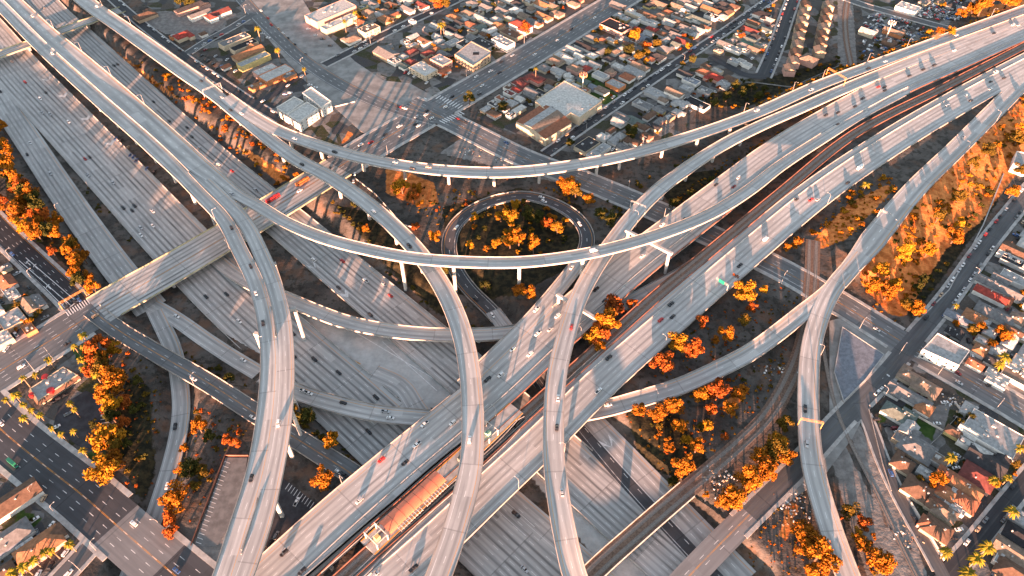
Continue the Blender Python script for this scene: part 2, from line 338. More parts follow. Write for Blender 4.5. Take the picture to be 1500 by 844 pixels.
# ---------------------------------------------------------------- terrain
CORR = [(-80,120),(-20,172),(25,232),(60,282),(110,352),(158,420),(200,462),(262,490),(330,560),(400,612),(455,660),(520,714),(600,775),(668,835),(720,885),(860,930),(1000,930),(1120,890),
        (1055,800),(960,700),(885,622),(800,560),(755,520),(700,485),(645,470),(590,428),(528,378),(462,318),(395,262),(320,205),(250,155),(150,72),(90,22),(40,-20),(-20,-70),(-120,-40)]
xs = np.concatenate([[-4000,-2000,-1100], np.arange(-760, 820, 2.6), [1100,2000,4000]])
ys = np.concatenate([[-1500,-500,-100], np.arange(70, 900, 2.6), [1200,2200,4500]])
GX, GY = np.meshgrid(xs, ys)
def segdist(A):
    """distance of every grid point to a polyline and the index of its nearest sample"""
    best = np.full(GX.shape, 1e9); idx = np.zeros(GX.shape, dtype=int)
    return best, idx
def inside(poly, X, Y):
    c = np.zeros(X.shape, bool); n = len(poly)
    for i in range(n):
        x0, y0 = poly[i]; x1, y1 = poly[(i+1) % n]
        if y0 == y1: continue
        m = ((y0 > Y) != (y1 > Y)) & (X < (x1-x0)*(Y-y0)/(y1-y0)+x0); c ^= m
    return c
def pdist(poly, X, Y):
    b = np.full(X.shape, 1e9); n = len(poly)
    for i in range(n):
        x0, y0 = poly[i]; x1, y1 = poly[(i+1) % n]; dx, dy = x1-x0, y1-y0
        t = np.clip(((X-x0)*dx+(Y-y0)*dy)/(dx*dx+dy*dy+1e-9), 0, 1)
        b = np.minimum(b, np.hypot(X-x0-t*dx, Y-y0-t*dy))
    return b
def sm(x): x = np.clip(x, 0, 1); return x*x*(3-2*x)
corr_w = [P(x, y, T) for x, y in CORR]
ins = inside(corr_w, GX, GY); dc = pdist(corr_w, GX, GY)
Z = np.where(ins, T, T*(1-sm((dc-0)/13.0)))
hum = (np.sin(GX*.11+np.sin(GY*.07)*2)+np.sin(GY*.13+1.7)+np.sin((GX+GY)*.31)*.5)
CARVED = []
def carve(key, extra=1.6, fall=12, drop=0.3, i0=0, i1=None, lower_only=False):
    global Z
    r = ROADS[key]; i1 = len(r.s) if i1 is None else i1
    for i in range(i0, i1, 1):
        X, Y, z = r.c[i]; R_ = r.w[i]/2+extra+fall
        a, b = np.searchsorted(xs, [X-R_, X+R_]); c, d = np.searchsorted(ys, [Y-R_, Y+R_])
        if a == b or c == d: continue
        CARVED.append((c, d, a, b))
    # accumulate nearest sample per grid point
    best = np.full(GX.shape, 1e9); zz = np.zeros(GX.shape); hw = np.zeros(GX.shape)
    for i in range(i0, i1):
        X, Y, z = r.c[i]; R_ = r.w[i]/2+extra+fall
        a, b = np.searchsorted(xs, [X-R_, X+R_]); c, d = np.searchsorted(ys, [Y-R_, Y+R_])
        if a >= b or c >= d: continue
        q = np.hypot(GX[c:d, a:b]-X, GY[c:d, a:b]-Y); m = q < best[c:d, a:b]
        best[c:d, a:b][m] = q[m]; zz[c:d, a:b][m] = z; hw[c:d, a:b][m] = r.w[i]/2
    k = 1-sm((best-hw-extra)/fall)
    k[best > 1e8] = 0
    new = Z*(1-k)+(zz-drop)*k
    Z = np.minimum(Z, new) if lower_only else new
def idx(key, x, y): return on_road(key, x, y)[0]
# embankments of the freeway's east end
for k in ('WB', 'EB', 'rail105', 'D'):
    r = ROADS[k]
    if k == 'D': carve(k, 2, 34, .5, 0, idx('D', 1275, 355))
    else: carve(k, 2, 13, .5, idx(k, 1215, {'WB':178, 'EB':268, 'rail105':222}[k]))
carve('B1', 2.5, 12, .5, idx('B1', 1110, 165))
for k in ('G',): carve(k, 2, 9, .3, 0, idx('G', 855, 372))
carve('L', 1.5, 8, .35, idx('L', 885, 600), idx('L', 985, 570))
for k in ('S2','S2a','S3','S4','S5','S5b','S6','S7','S8','S9','S10','S11','S12','S13','S14','S15','R2','R3'): carve(k, 3, 8)
i_a, i_b = idx('S1', 150, 451), idx('S1', 490, 250)
carve('S1', 3, 8, .3, 0, i_a); carve('S1', 3, 8, .3, i_b)
carve('J', 2, 7, .3, 0, idx('J', 175, 485)); carve('J', 2, 7, .3, idx('J', 330, 577))
carve('R1', 2, 9, .3, idx('R1', 1012, 712))
carve('E', 1.5, 7, .3, idx('E', 760, 485)); carve('E', 1.5, 7, .3, 0, idx('E', 360, 412))
for k in ('c1','c2','c3','hov','c4','K'): carve(k, 1.5, 6, .3, lower_only=(k != 'K'))
carve('L', 1.5, 7, .35, 0, idx('L', 400, 557))
Z += np.where(np.abs(GX) < 1000, 0.0, 0)
def tz(X, Y):
    i = min(max(int(np.searchsorted(xs, X))-1, 0), len(xs)-2); j = min(max(int(np.searchsorted(ys, Y))-1, 0), len(ys)-2)
    a = (X-xs[i])/(xs[i+1]-xs[i]); b = (Y-ys[j])/(ys[j+1]-ys[j])
    return float((Z[j,i]*(1-a)+Z[j,i+1]*a)*(1-b)+(Z[j+1,i]*(1-a)+Z[j+1,i+1]*a)*b)
def G(x, y):
    """ground point seen at a pixel"""
    z = 0.0
    for _ in range(5):
        X, Y = P(x, y, z); z = 0.5*z+0.5*tz(X, Y)
    return X, Y, tz(X, Y)

PAVE = [[(325,-30),(425,-30),(470,42),(520,90),(562,118),(600,122),(648,148),(655,168),(630,186),(565,214),(528,192),(440,112),(385,48)], [(1215,470),(1245,462),(1320,512),(1292,556),(1250,640),(1205,700),(1150,740),(1130,735),(1215,625)]]
for p_ in PAVE:
    wv = [P(x, y, 0) for x, y in p_]; Z = np.where(inside(wv, GX, GY), np.minimum(Z, -.4), Z)
for p_ in ([(326,664),(366,664),(356,745),(322,806),(280,806)], [(412,694),(472,742),(424,806),(380,806)], [(80,592),(125,568),(162,582),(168,640),(150,670),(108,656),(74,622)]):
    wv = [P(x, y, 0) for x, y in p_]; k = np.where(inside(wv, GX, GY), 1.0, 1-sm(pdist(wv, GX, GY)/6)); Z = Z*(1-k)+(-.5)*k
# ground kinds as masks: R concrete, G dry gold grass, B town lots ; a second one: R green lawn, G pale gravel, B dark ivy
def mask(polys, soft=4.0, z=0.0):
    m = np.zeros(GX.shape)
    for p in polys:
        wv = [P(x, y, z) for x, y in p]
        i = inside(wv, GX, GY); d = pdist(wv, GX, GY)
        m = np.maximum(m, np.where(i, sm(d/soft), 0))
    return m
TOWN = [[(160,-30),(345,-30),(480,115),(520,180),(500,215),(430,205),(370,140),(300,75)], [(395,-30),(430,30),(520,110),(640,150),(760,75),(930,-30)],
        [(690,170),(800,220),(900,232),(1000,200),(1040,140),(1120,118),(1235,60),(1260,-30),(930,-30)], [(1255,-20),(1270,92),(1390,42),(1420,-20)],
        [(1330,540),(1560,680),(1560,100),(1500,290),(1400,425)], [(1285,590),(1330,540),(1560,690),(1560,850),(1400,870),(1330,735)],
        [(-60,330),(95,470),(-60,570)], [(-60,640),(130,800),(50,880),(-90,880)], [(-60,620),(10,590),(130,500),(170,560),(160,690),(140,705)]]
m_town = mask(TOWN)
m_conc = np.where(ins, sm(dc/3), 0)*.0
APRON = [[(440,445),(520,480),(610,500),(690,500),(690,620),(600,590),(520,560),(430,500)], [(250,345),(330,330),(430,440),(430,560),(330,470)],
         [(860,640),(960,730),(1040,800),(1080,860),(900,860),(760,680)], [(210,460),(300,500),(420,590),(560,620),(660,700),(560,720),(430,650),(330,570),(250,520)]]
m_conc = np.maximum(m_conc, mask(APRON[:3], 3, T))
m_gold = mask([[(1300,300),(1345,290),(1420,215),(1510,130),(1560,130),(1500,250),(1440,330),(1390,370),(1330,470),(1300,465),(1262,425),(1250,405)],
               [(1180,355),(1235,300),(1300,272),(1310,290),(1240,365),(1200,368)], [(1080,250),(1110,215),(1250,150),(1255,165),(1120,240)],
               [(210,95),(330,190),(400,235),(440,265),(400,262),(330,200),(215,115),(150,60),(160,55)], [(560,235),(640,265),(650,300),(620,310),(560,285)],
               [(450,165),(525,195),(505,215),(440,195)],[(1395,20),(1560,-20),(1560,5),(1440,30)],[(1150,720),(1180,740),(1160,800),(1130,790)],[(1040,600),(1085,560),(1110,560),(1075,615)]], 6)
m_lawn = mask([[(105,515),(130,500),(148,512),(140,545),(110,530)], [(112,668),(150,650),(155,695),(138,702)], [(25,740),(65,758),(40,790),(15,775)],
               [(62,770),(100,790),(95,805),(80,800)], [(755,240),(755,242),(756,242)], [(1280,615),(1295,590),(1310,600),(1295,625)], [(1340,610),(1375,625),(1368,650),(1338,630)],
               [(1490,500),(1500,485),(1520,520),(1500,535)],[(680,100),(715,85),(725,95),(695,108)],[(835,125),(860,105),(915,145),(885,155)]], 2.5)
m_pale = mask([[(1210,660),(1235,640),(1350,860),(1270,860)],[(1225,600),(1250,600),(1330,740),(1370,870),(1340,870)],[(1230,480),(1290,515),(1235,590),(1215,560)],
               [(1225,-20),(1250,-20),(1258,100),(1225,95)],[(280,800),(330,670),(360,672),(360,800),(340,850),(285,840)],[(690,190),(860,262),(960,300),(900,290),(640,225)],
               [(1400,480),(1425,500),(1450,540),(1410,545)],[(1290,620),(1310,622),(1330,660),(1310,680)],[(1350,600),(1400,580),(1385,640),(1365,640)],[(1500,560),(1450,530),(1440,560),(1500,600)],
               [(185,20),(245,15),(340,25),(300,60),(240,50)]], 3)
m_ivy = mask([[(960,285),(1000,250),(1080,240),(1000,320)],[(650,430),(640,300),(760,270),(860,300),(870,380),(760,440)],[(180,540),(230,560),(235,680),(205,760),(175,700),(150,640)],
              [(1020,130),(1090,118),(1240,80),(1230,100),(1100,160),(1030,160)],[(900,590),(1000,600),(1060,690),(1020,715),(940,680)],
              [(1290,420),(1360,380),(1420,300),(1490,210),(1470,300),(1340,480)],[(470,290),(560,310),(640,400),(700,470),(640,460),(560,390)],[(0,200),(60,290),(150,410),(130,430),(50,360),(0,290)]], 8)
sv = [(float(x), float(y), float(z)) for x, y, z in zip(GX.ravel(), GY.ravel(), Z.ravel())]
nx, ny = len(xs), len(ys)
fs = [(j*nx+i, j*nx+i+1, (j+1)*nx+i+1, (j+1)*nx+i) for j in range(ny-1) for i in range(nx-1)]
me = bpy.data.meshes.new('ground'); me.from_pydata(sv, [], fs)
me.polygons.foreach_set('use_smooth', [True]*len(fs))
for nm, chans in (('kind_a', (m_conc, m_gold, m_town)), ('kind_b', (m_lawn, m_pale, m_ivy))):
    at = me.color_attributes.new(nm, 'FLOAT_COLOR', 'POINT')
    arr = np.stack([c.ravel() for c in chans]+[np.ones(GX.size)], 1).astype(np.float32)
    at.data.foreach_set('color', arr.ravel())
g = NT('ground', 0.95, 0.15)
def attr(nm):
    a = g.n('VertexColor', layer_name=nm); s_ = g.n('SeparateColor'); g.t.links.new(a.outputs[0], s_.inputs[0]); return s_.outputs
ka, kb = attr('kind_a'), attr('kind_b')
nb, ns, nf = g.noise(0.035, 5), g.noise(0.22, 5), g.noise(1.1, 3)
dirt = g.mix(g.step(nb, .35, .65), (0.05, 0.045, 0.042), (0.115, 0.103, 0.095))
dirt = g.mix(g.ma('MULTIPLY', g.step(ns, .48, .62), .7), dirt, (0.025, 0.024, 0.02))
dirt = g.mix(g.ma('MULTIPLY', g.step(nf, .6, .75), .5), dirt, (0.2, 0.18, 0.16))
dirt = g.mix(g.ma('MULTIPLY', g.step(g.noise(0.06, 4), .5, .66), .6), dirt, (0.15, 0.082, 0.052))
gold = g.mix(g.step(ns, .35, .65), (0.40, 0.115, 0.028), (0.72, 0.255, 0.075))
gold = g.mix(g.ma('MULTIPLY', g.step(nf, .55, .7), .6), gold, (0.10, 0.055, 0.02))
conc = g.mix(g.step(ns, .3, .7), (0.36, 0.36, 0.355), (0.46, 0.455, 0.45))
conc = g.mix(g.ma('MULTIPLY', g.step(nb, .5, .65), .35), conc, (0.18, 0.18, 0.18))
vt = g.n('Mapping'); vt.inputs['Rotation'].default_value = (0, 0, rad(-46.5)); g.t.links.new(g.pos, vt.inputs[0])
cell = g.voro(0.085, 'Color', vt.outputs[0]); sc_ = g.n('SeparateColor'); g.t.links.new(cell, sc_.inputs[0])
lots = g.ramp(sc_.outputs[0], [(0, (.085,.08,.075)), (.2, (.16,.158,.156)), (.42, (.04,.045,.02)), (.52, (.055,.055,.06)), (.68, (.2,.195,.19)), (.8, (.09,.075,.065)), (.9, (.05,.05,.028))], 'CONSTANT')
lots = g.mix(g.ma('MULTIPLY', g.step(ns, .45, .65), .6), lots, (0.07, 0.062, 0.055))
lots = g.mix(g.ma('MULTIPLY', g.step(nf, .58, .72), .5), lots, (0.22, 0.21, 0.2))
lawn = g.mix(g.step(ns, .35, .65), (0.025, 0.055, 0.012), (0.05, 0.085, 0.02))
pale = g.mix(g.step(ns, .35, .7), (0.15, 0.14, 0.135), (0.25, 0.235, 0.225))
pale = g.mix(g.ma('MULTIPLY', g.step(nf, .55, .7), .4), pale, (0.10, 0.09, 0.085))
ivy = g.mix(g.step(ns, .4, .65), (0.012, 0.012, 0.008), (0.045, 0.036, 0.018))
def rag(k): return g.step(g.ma('ADD', k, g.ma('MULTIPLY', g.ma('SUBTRACT', ns, .5), .9)), .4, .6)
c = g.mix(rag(kb[2]), dirt, ivy); c = g.mix(rag(ka[1]), c, gold); c = g.mix(g.step(ka[2], .3, .6), c, lots)
c = g.mix(rag(kb[1]), c, pale); c = g.mix(g.step(ka[0], .3, .6), c, conc); c = g.mix(g.step(kb[0], .3, .6), c, lawn)
bmp = g.n('Bump'); bmp.inputs['Strength'].default_value = 0.7; bmp.inputs['Distance'].default_value = 0.6
g.t.links.new(g.noise(0.5, 5), bmp.inputs['Height']); g.t.links.new(bmp.outputs[0], g.b.inputs['Normal'])
g.color(c); me.materials.append(g.m); M['ground'] = g.m
go = bpy.data.objects.new('ground', me); col.objects.link(go)
tag(go, 'rolling dry brown ground with lots, banks and the freeway trench', 'ground', kind='structure')

# ---------------------------------------------------------------- road surfaces on the ground
GROUND = [  # key, name, material, side walk width, label, lift
 ('c1','freeway','conc_road',0,'grey outer freeway carriageway beside the tree covered bank',.02),
 ('c2','freeway','conc_dark',0,'wide many lane concrete freeway carriageway with dark worn lanes in the trench',.03),
 ('c3','freeway','conc_dark',0,'far freeway carriageway in the trench running under the flyovers, striped with dark worn lanes',.04),
 ('hov','bus_lane','conc_road',0,'narrow carpool roadway curving down the middle of the trench',.055),
 ('c4','slip_road','conc_road',0,'dark slip road with chevrons along the far edge of the trench',.07),
 ('K','slip_road','conc_road',0,'curved two lane slip road passing under the frontage road bridge',.045),
 ('S1','boulevard','asphalt_mid',3,'wide grey boulevard that runs over the freeway bridge to the crosswalk junction',.0),
 ('S2a','avenue','asphalt_mid',0,'broad worn avenue coming down past the white apartment blocks',.012),
 ('S2','avenue','asphalt_mid',2.5,'grey avenue passing under the freeways and the railway',.006),
 ('S3','street','asphalt_plain',2,'dark residential street beside the big grey roofed warehouse',.02),
 ('S4','street','asphalt_plain',2,'dark residential street above the gable roofed corner house',.02),
 ('S5','street','asphalt_plain',2,'wide dark street beside the terraced brown roofed townhouses',.024),
 ('S5b','street','asphalt_plain',0,'short narrow street joining two residential streets by the shrub bank',.028),
 ('S6','street','asphalt_grey',2,'pale street running past the scrapyard',.02),
 ('S7','street','asphalt_grey',2.2,'long dark street with a railway level crossing and parked cars',.02),
 ('S8','street','asphalt_grey',1.2,'narrow back street beside the railway and garden walls',.027),
 ('S9','street','asphalt_plain',2,'dark residential street in front of the orange roofed bungalows',.02),
 ('S13','street','asphalt_plain',1.5,'dark street running beside the flyover past the workshops',.026),
 ('S14','street','asphalt_grey',1.2,'short pale street between the workshops at upper left',.021),
 ('S15','street','asphalt_plain',0,'short dark street between the workshops and the white apartments',.023),
 ('S10','street','asphalt_dark',2.5,'fresh black street with turn arrows ending at the zebra crossing',.02),
 ('S11','street','asphalt',3,'broad black street with yellow centre lines in front of the restaurant',.02),
 ('S12','street','asphalt_grey',2,'pale side street beside the orange roofed house',.024),
]
CARRIAGE = {'S1':27,'S2':18,'S2a':15,'S3':8,'S4':8,'S5':12,'S5b':8,'S6':8,'S7':12,'S8':7,'S9':8,'S10':15,'S11':25,'S12':9,'S13':8,'S14':8,'S15':8,'J':11.5,'R2':3,'R1':4,'K':10,'L':10,'c1':17}
def on_other(key, X, Y, z, keys, margin=0.0):
    for q in keys:
        if q == key: continue
        r = ROADS[q]; i, o, d = near(r, X, Y)
        if abs(o) < (CARRIAGE.get(q, r.w[i]))/2+margin and d < r.w[i]/2+6 and abs(r.c[i,2]-z) < 2.0 and 0 < i < len(r.s)-1: return True
    return False
def ribbon(r, off, wid, z0, z1, keep, mb):
    """raised solid ribbons along one side of a road where keep says so"""
    n = len(r.s); run = []
    def flush():
        if len(run) < 2: run.clear(); return
        vs = []
        for i in run:
            for o in (off+wid/2, off-wid/2):
                for z in (z0, z1): vs.append((r.c[i,0]+r.nrm[i,0]*o, r.c[i,1]+r.nrm[i,1]*o, r.c[i,2]+z))
        f = []
        for k in range(len(run)-1):
            a, b = 4*k, 4*k+4
            f += [(a+1,a+3,b+3,b+1), (a,a+1,b+1,b), (a+3,a+2,b+2,b+3)]
        e = 4*(len(run)-1); f += [(0,2,3,1), (e,e+1,e+3,e+2)]
        mb.add(vs, f); run.clear()
    for i in range(n):
        if keep(i): run.append(i)
        else: flush()
    flush()
M['apron'] = plain('worn concrete apron', (.235,.23,.225), .9, .28, .09)
for p_, lab in zip(PAVE, ('broad worn concrete apron where the wide avenue meets the junction', 'grey paving around the level crossing by the forked flyover')):
    w2 = [P(x, y, 0) for x, y in p_]
    if sum(w2[i][0]*w2[(i+1)%len(w2)][1]-w2[(i+1)%len(w2)][0]*w2[i][1] for i in range(len(w2))) < 0: w2.reverse()
    tag(MB().prism(w2, -1.2, -.03).build('pavement', 'apron'), lab, 'pavement', kind='structure')
streets = ('S1','S2','S2a','S3','S4','S5','S5b','S6','S7','S8','S9','S10','S11','S12','S13','S14','S15','J')
for key, name, mat, sw, label, lift in GROUND:
    r = ROADS[key]; mb = strip(MB(), r, None, None, lift)
    o = mb.build(name, mat); tag(o, label, name.replace('_', ' '), kind='structure')
    if sw:
        for side in (1, -1):
            b2 = MB(); off = side*(float(np.median(r.w))/2+sw/2-.2)
            def keep(i, side=side, r=r, key=key):
                hw = r.w[i]/2+sw/2; X, Y = r.c[i,0]+r.nrm[i,0]*side*hw, r.c[i,1]+r.nrm[i,1]*side*hw
                if key == 'S1' and i_a-2 < i < i_b+2: return False
                return not on_other(key, X, Y, r.c[i,2], streets, 1.0) and -1.2 < tz(X, Y)-r.c[i,2] < .5
            ribbon(r, off, sw, -.3, .14+lift, keep, b2)
            if b2.v:
                p = b2.build('sidewalk', 'walk')
                tag(p, ('sidewalk on the far side of the ' if (side > 0) else 'sidewalk on the near side of the ')+label.split(' with ')[0].split(' that ')[0].split(' in front of ')[0]+(' before the bungalows' if key == 'S9' else ' by the restaurant' if key == 'S11' else ''), 'sidewalk', kind='structure')

o = strip(MB(), ROADS['c4'], -3.2, -11.2, .085, idx('c4', 790, 538)).build('slip_road', 'asphalt'); tag(o, 'dark narrow lane along the near edge of the chevroned slip road', 'slip road', kind='structure')
o = strip(MB(), ROADS['L'], None, None, .04, 0, idx('L',388,552)).build('slip_road', 'conc_road'); tag(o, 'curved slip road leaving the boulevard bridge for the low ramp', 'slip road', kind='structure')
o = strip(MB(), ROADS['E'], None, None, .04, 0, idx('E',345,402)).build('slip_road', 'conc_road'); tag(o, 'short slip road at the head of the low ramp behind the bents', 'slip road', kind='structure')
for key, p0, p1, lab in (('S7',(985,870),(1098,754),'pale concrete stretch of the level crossing street at the bottom edge'),('S11',(168,768),(238,828),'pale concrete bridge stretch of the broad black street')):
    i, j = sorted((idx(key, *p0), idx(key, *p1))); o = strip(MB(), ROADS[key], None, None, .03, i, j+1).build('bridge_paving', 'paving'); tag(o, lab, 'bridge paving', kind='structure')
# ---------------------------------------------------------------- bridges and flyovers
DECKS = ['A1','A2','A2a','B','B1','C','D','L','E','WB','EB','G','J']
def others_level(key, X, Y, z, rel=1.6, margin=-.3):
    for q in DECKS+['c1','c2','K','R1']:
        if q == key: continue
        r = ROADS[q]; i, o, d = near(r, X, Y)
        if d < r.w[i]/2+3 and abs(o) < r.w[i]/2+margin and abs(r.c[i,2]-z) < rel: return True
    return False
def blocked(key, X, Y, z, margin=1.2):
    """would a pillar standing here come down on a roadway below?"""
    for q, r in ROADS.items():
        if q == key or q in ('S2a',): continue
        i, o, d = near(r, X, Y)
        lim = {'c2': 8, 'c3': 7, 'S1': 8}.get(q)
        if abs(o) < r.w[i]/2+margin and d < r.w[i]/2+4 and r.c[i,2] < z-3: return True
    return False
def rot2(t): return Matrix(((t[0], -t[1], 0), (t[1], t[0], 0), (0, 0, 1))).to_4x4()
def deck_mesh(r, i0, i1, thick, dz=0.0, soff=0.62):
    mb = MB(); k = i1-i0; vs = []
    for i in range(i0, i1):
        hw = r.w[i]/2+.35
        for o, z in ((hw,-.004),(hw,-.45),(hw*soff,-thick),(-hw*soff,-thick),(-hw,-.45),(-hw,-.004)):
            vs.append((r.c[i,0]+r.nrm[i,0]*o, r.c[i,1]+r.nrm[i,1]*o, r.c[i,2]+z+dz))
    f = [(6*i+a, 6*i+a+1, 6*i+a+7, 6*i+a+6) for i in range(k-1) for a in range(5)]
    f += [tuple(range(5,-1,-1)), tuple(6*(k-1)+a for a in range(6))]
    return mb.add(vs, f)
def flyover(key, name, label, cat, road_mat_, thick=1.9, spacing=36, pillar=2.2, para=.95, i0=0, i1=None, group=None, pil_off=(0,), side_mat=('parapet','parapet'), conc='conc', wall_h=(None,None), flare=True, lift=0.0, skip_pillars=False, bare=None):
    r = ROADS[key]; i1 = len(r.s) if i1 is None else i1
    b = r.c[(i0+i1)//2]
    root = empty(name, (float(b[0]), float(b[1]), float(b[2])), label, cat, group=group)
    inv = (-float(b[0]), -float(b[1]), -float(b[2]))
    def part(mb, nm, mat, smooth=False):
        mb.v = [(x+inv[0], y+inv[1], z+inv[2]) for x, y, z in mb.v]; return mb.build(nm, mat, root, smooth=smooth)
    part(strip(MB(), r, None, None, lift, i0, i1), 'roadway', road_mat_)
    part(deck_mesh(r, i0, i1, thick, lift), 'girder', conc)
    for si, side in enumerate((1, -1)):
        mb = MB(); hw = float(np.median(r.w))/2
        def keep(i):
            if not i0 <= i < i1 or (bare and side == bare[0] and i < bare[1]): return False
            o = side*(r.w[i]/2-.1); X, Y = r.c[i,0]+r.nrm[i,0]*o, r.c[i,1]+r.nrm[i,1]*o
            return not others_level(key, X, Y, r.c[i,2])
        n = len(r.s); runs = []; cur = []
        for i in range(n):
            if keep(i): cur.append(i)
            elif cur: runs.append(cur); cur = []
        if cur: runs.append(cur)
        h = wall_h[si] or para
        for run in runs:
            if len(run) < 2: continue
            vs = []
            for i in run:
                a = side*(r.w[i]/2+.34); q = side*(r.w[i]/2-.05); q2 = side*(r.w[i]/2+.08)
                for o, z in ((q,.0),(q2,h),(a,h),(a,-.5)):
                    vs.append((r.c[i,0]+r.nrm[i,0]*o, r.c[i,1]+r.nrm[i,1]*o, r.c[i,2]+z+lift))
            k = len(run); f = []; mb = MB()
            for j in range(k-1):
                for a in range(3):
                    qd = (4*j+a, 4*j+a+1, 4*j+a+5, 4*j+a+4); f.append(qd if side > 0 else qd[::-1])
            f += [(0,1,2,3), (4*k-1,4*k-2,4*k-3,4*k-4)]
            mb.add(vs, f); part(mb, 'parapet', side_mat[si])
    if skip_pillars: return root
    L0, L1 = r.s[i0], r.s[i1-1]; s = L0+spacing*.5; count = 0
    while s < L1-4:
        done = False
        for dv in (0, 4, -4, 8, -8, 12, -12):
            i = int(np.argmin(abs(r.s-(s+dv))))
            if not i0 < i < i1-1: continue
            X, Y, zt = r.c[i]
            spots = [(X+r.nrm[i,0]*o, Y+r.nrm[i,1]*o) for o in pil_off]
            if any(blocked(key, a, c_, zt) for a, c_ in spots): continue
            if zt-thick-min(tz(*q) for q in spots) < 2.2: break
            for a, c_ in spots:
                zb = tz(a, c_)-.4; hgt = zt-thick-zb
                Mx = Matrix.Translation((a, c_, 0)) @ rot2(r.t[i])
                mb = MB(); p = pillar/2
                prof = [(-p,-p*.6),(-p*.6,-p),(p*.6,-p),(p,-p*.6),(p,p*.6),(p*.6,p),(-p*.6,p),(-p,p*.6)]
                hs = [(zb,1,1),(zb+hgt*.72,1,1),(zt-thick+.25,1.0,1.75 if flare else 1.0)]
                vs = [Mx @ Vector((x*sx, y*sy, z)) for z, sx, sy in hs for x, y in prof]
                f = [(8*l+m, 8*l+(m+1)%8, 8*l+8+(m+1)%8, 8*l+8+m) for l in range(2) for m in range(8)]+[tuple(range(16,24))]
                mb.add(vs, f); part(mb, 'pillar', conc); count += 1
            done = True; break
        s += spacing
    return root
FLY = {}
FLY['A1'] = flyover('A1','flyover','tall slim flyover on the outer side of the twin curved pair at left','flyover','deck_road', group='twin curved flyovers')
FLY['A2a'] = flyover('A2a','flyover','tall slim flyover on the inner side of the twin curved pair at left','flyover','deck_road', group='twin curved flyovers', lift=.008)
FLY['A2'] = flyover('A2','flyover','highest flyover sweeping in a shallow bowl above the loop ramp','flyover','deck_road', thick=1.8, spacing=40, bare=(-1, idx('A2', 318, 262)))
FLY['B'] = flyover('B','flyover','flyover from the upper left that bends down past the orange station roof','flyover','deck_road', lift=.01)
FLY['B1'] = flyover('B1','flyover','lower sweeping flyover branching off above the empty lot beside the crosswalk junction','flyover','deck_road', lift=.016)
FLY['C'] = flyover('C','flyover','curved flyover crossing the freeway beside the loop ramp on beam bents','flyover','deck_road', lift=.012)
FLY['D'] = flyover('D','flyover','forked flyover at right beside the orange grass slope','flyover','deck_road', thick=1.6)
FLY['L'] = flyover('L','flyover','low curved ramp from the fork at right passing under the freeway','ramp bridge','deck_road', thick=1.3, i0=idx('L',385,550), spacing=30, lift=.006)
FLY['E'] = flyover('E','flyover','low curved ramp crossing the trench behind the two tall bents','ramp bridge','deck_road', thick=1.3, i0=idx('E',340,398), spacing=30, lift=.004)
FLY['WB'] = flyover('WB','freeway_bridge','elevated freeway carriageway on the far side of the station roof','freeway bridge','deck_road', thick=2.2, spacing=34, pil_off=(-9,0,9), side_mat=('parapet','brownwall'), wall_h=(None,1.6), lift=0)
FLY['EB'] = flyover('EB','freeway_bridge','elevated freeway carriageway on the near side of the station roof','freeway bridge','deck_road', thick=2.2, spacing=34, pil_off=(-8,0,8), lift=.004)
FLY['G'] = flyover('G','loop_ramp','round loop ramp circling the orange trees','loop ramp','asphalt', thick=1.2, spacing=26, lift=.02)
r = ROADS['G']; g0 = FLY['G']; mb = strip(MB(), r, None, None, .035, idx('G', 850, 380)); mb.v = [(x-g0.location.x, y-g0.location.y, z-g0.location.z) for x, y, z in mb.v]; mb.build('roadway', 'deck_road', g0)
FLY['S1'] = flyover('S1','road_bridge','wide boulevard bridge with yellow stained rails over the freeway trench','road bridge','conc_dark', thick=1.6, spacing=40, i0=i_a-1, i1=i_b+2, side_mat=('yellowrail','yellowrail'), pil_off=(-10,0,10), conc='conc_lo', lift=.03)
FLY['S0'] = flyover('S0','road_bridge','short street bridge crossing the trench under the flyovers at upper left','road bridge','conc_dark', thick=1.4, spacing=30, side_mat=('yellowrail','yellowrail'), conc='conc_lo', lift=.02)
FLY['J'] = flyover('J','road_bridge','narrow frontage road bridge leaving the zebra crossing junction','road bridge','asphalt_mid', thick=1.2, spacing=30, i1=idx('J',600,752), conc='conc_lo', lift=.02)

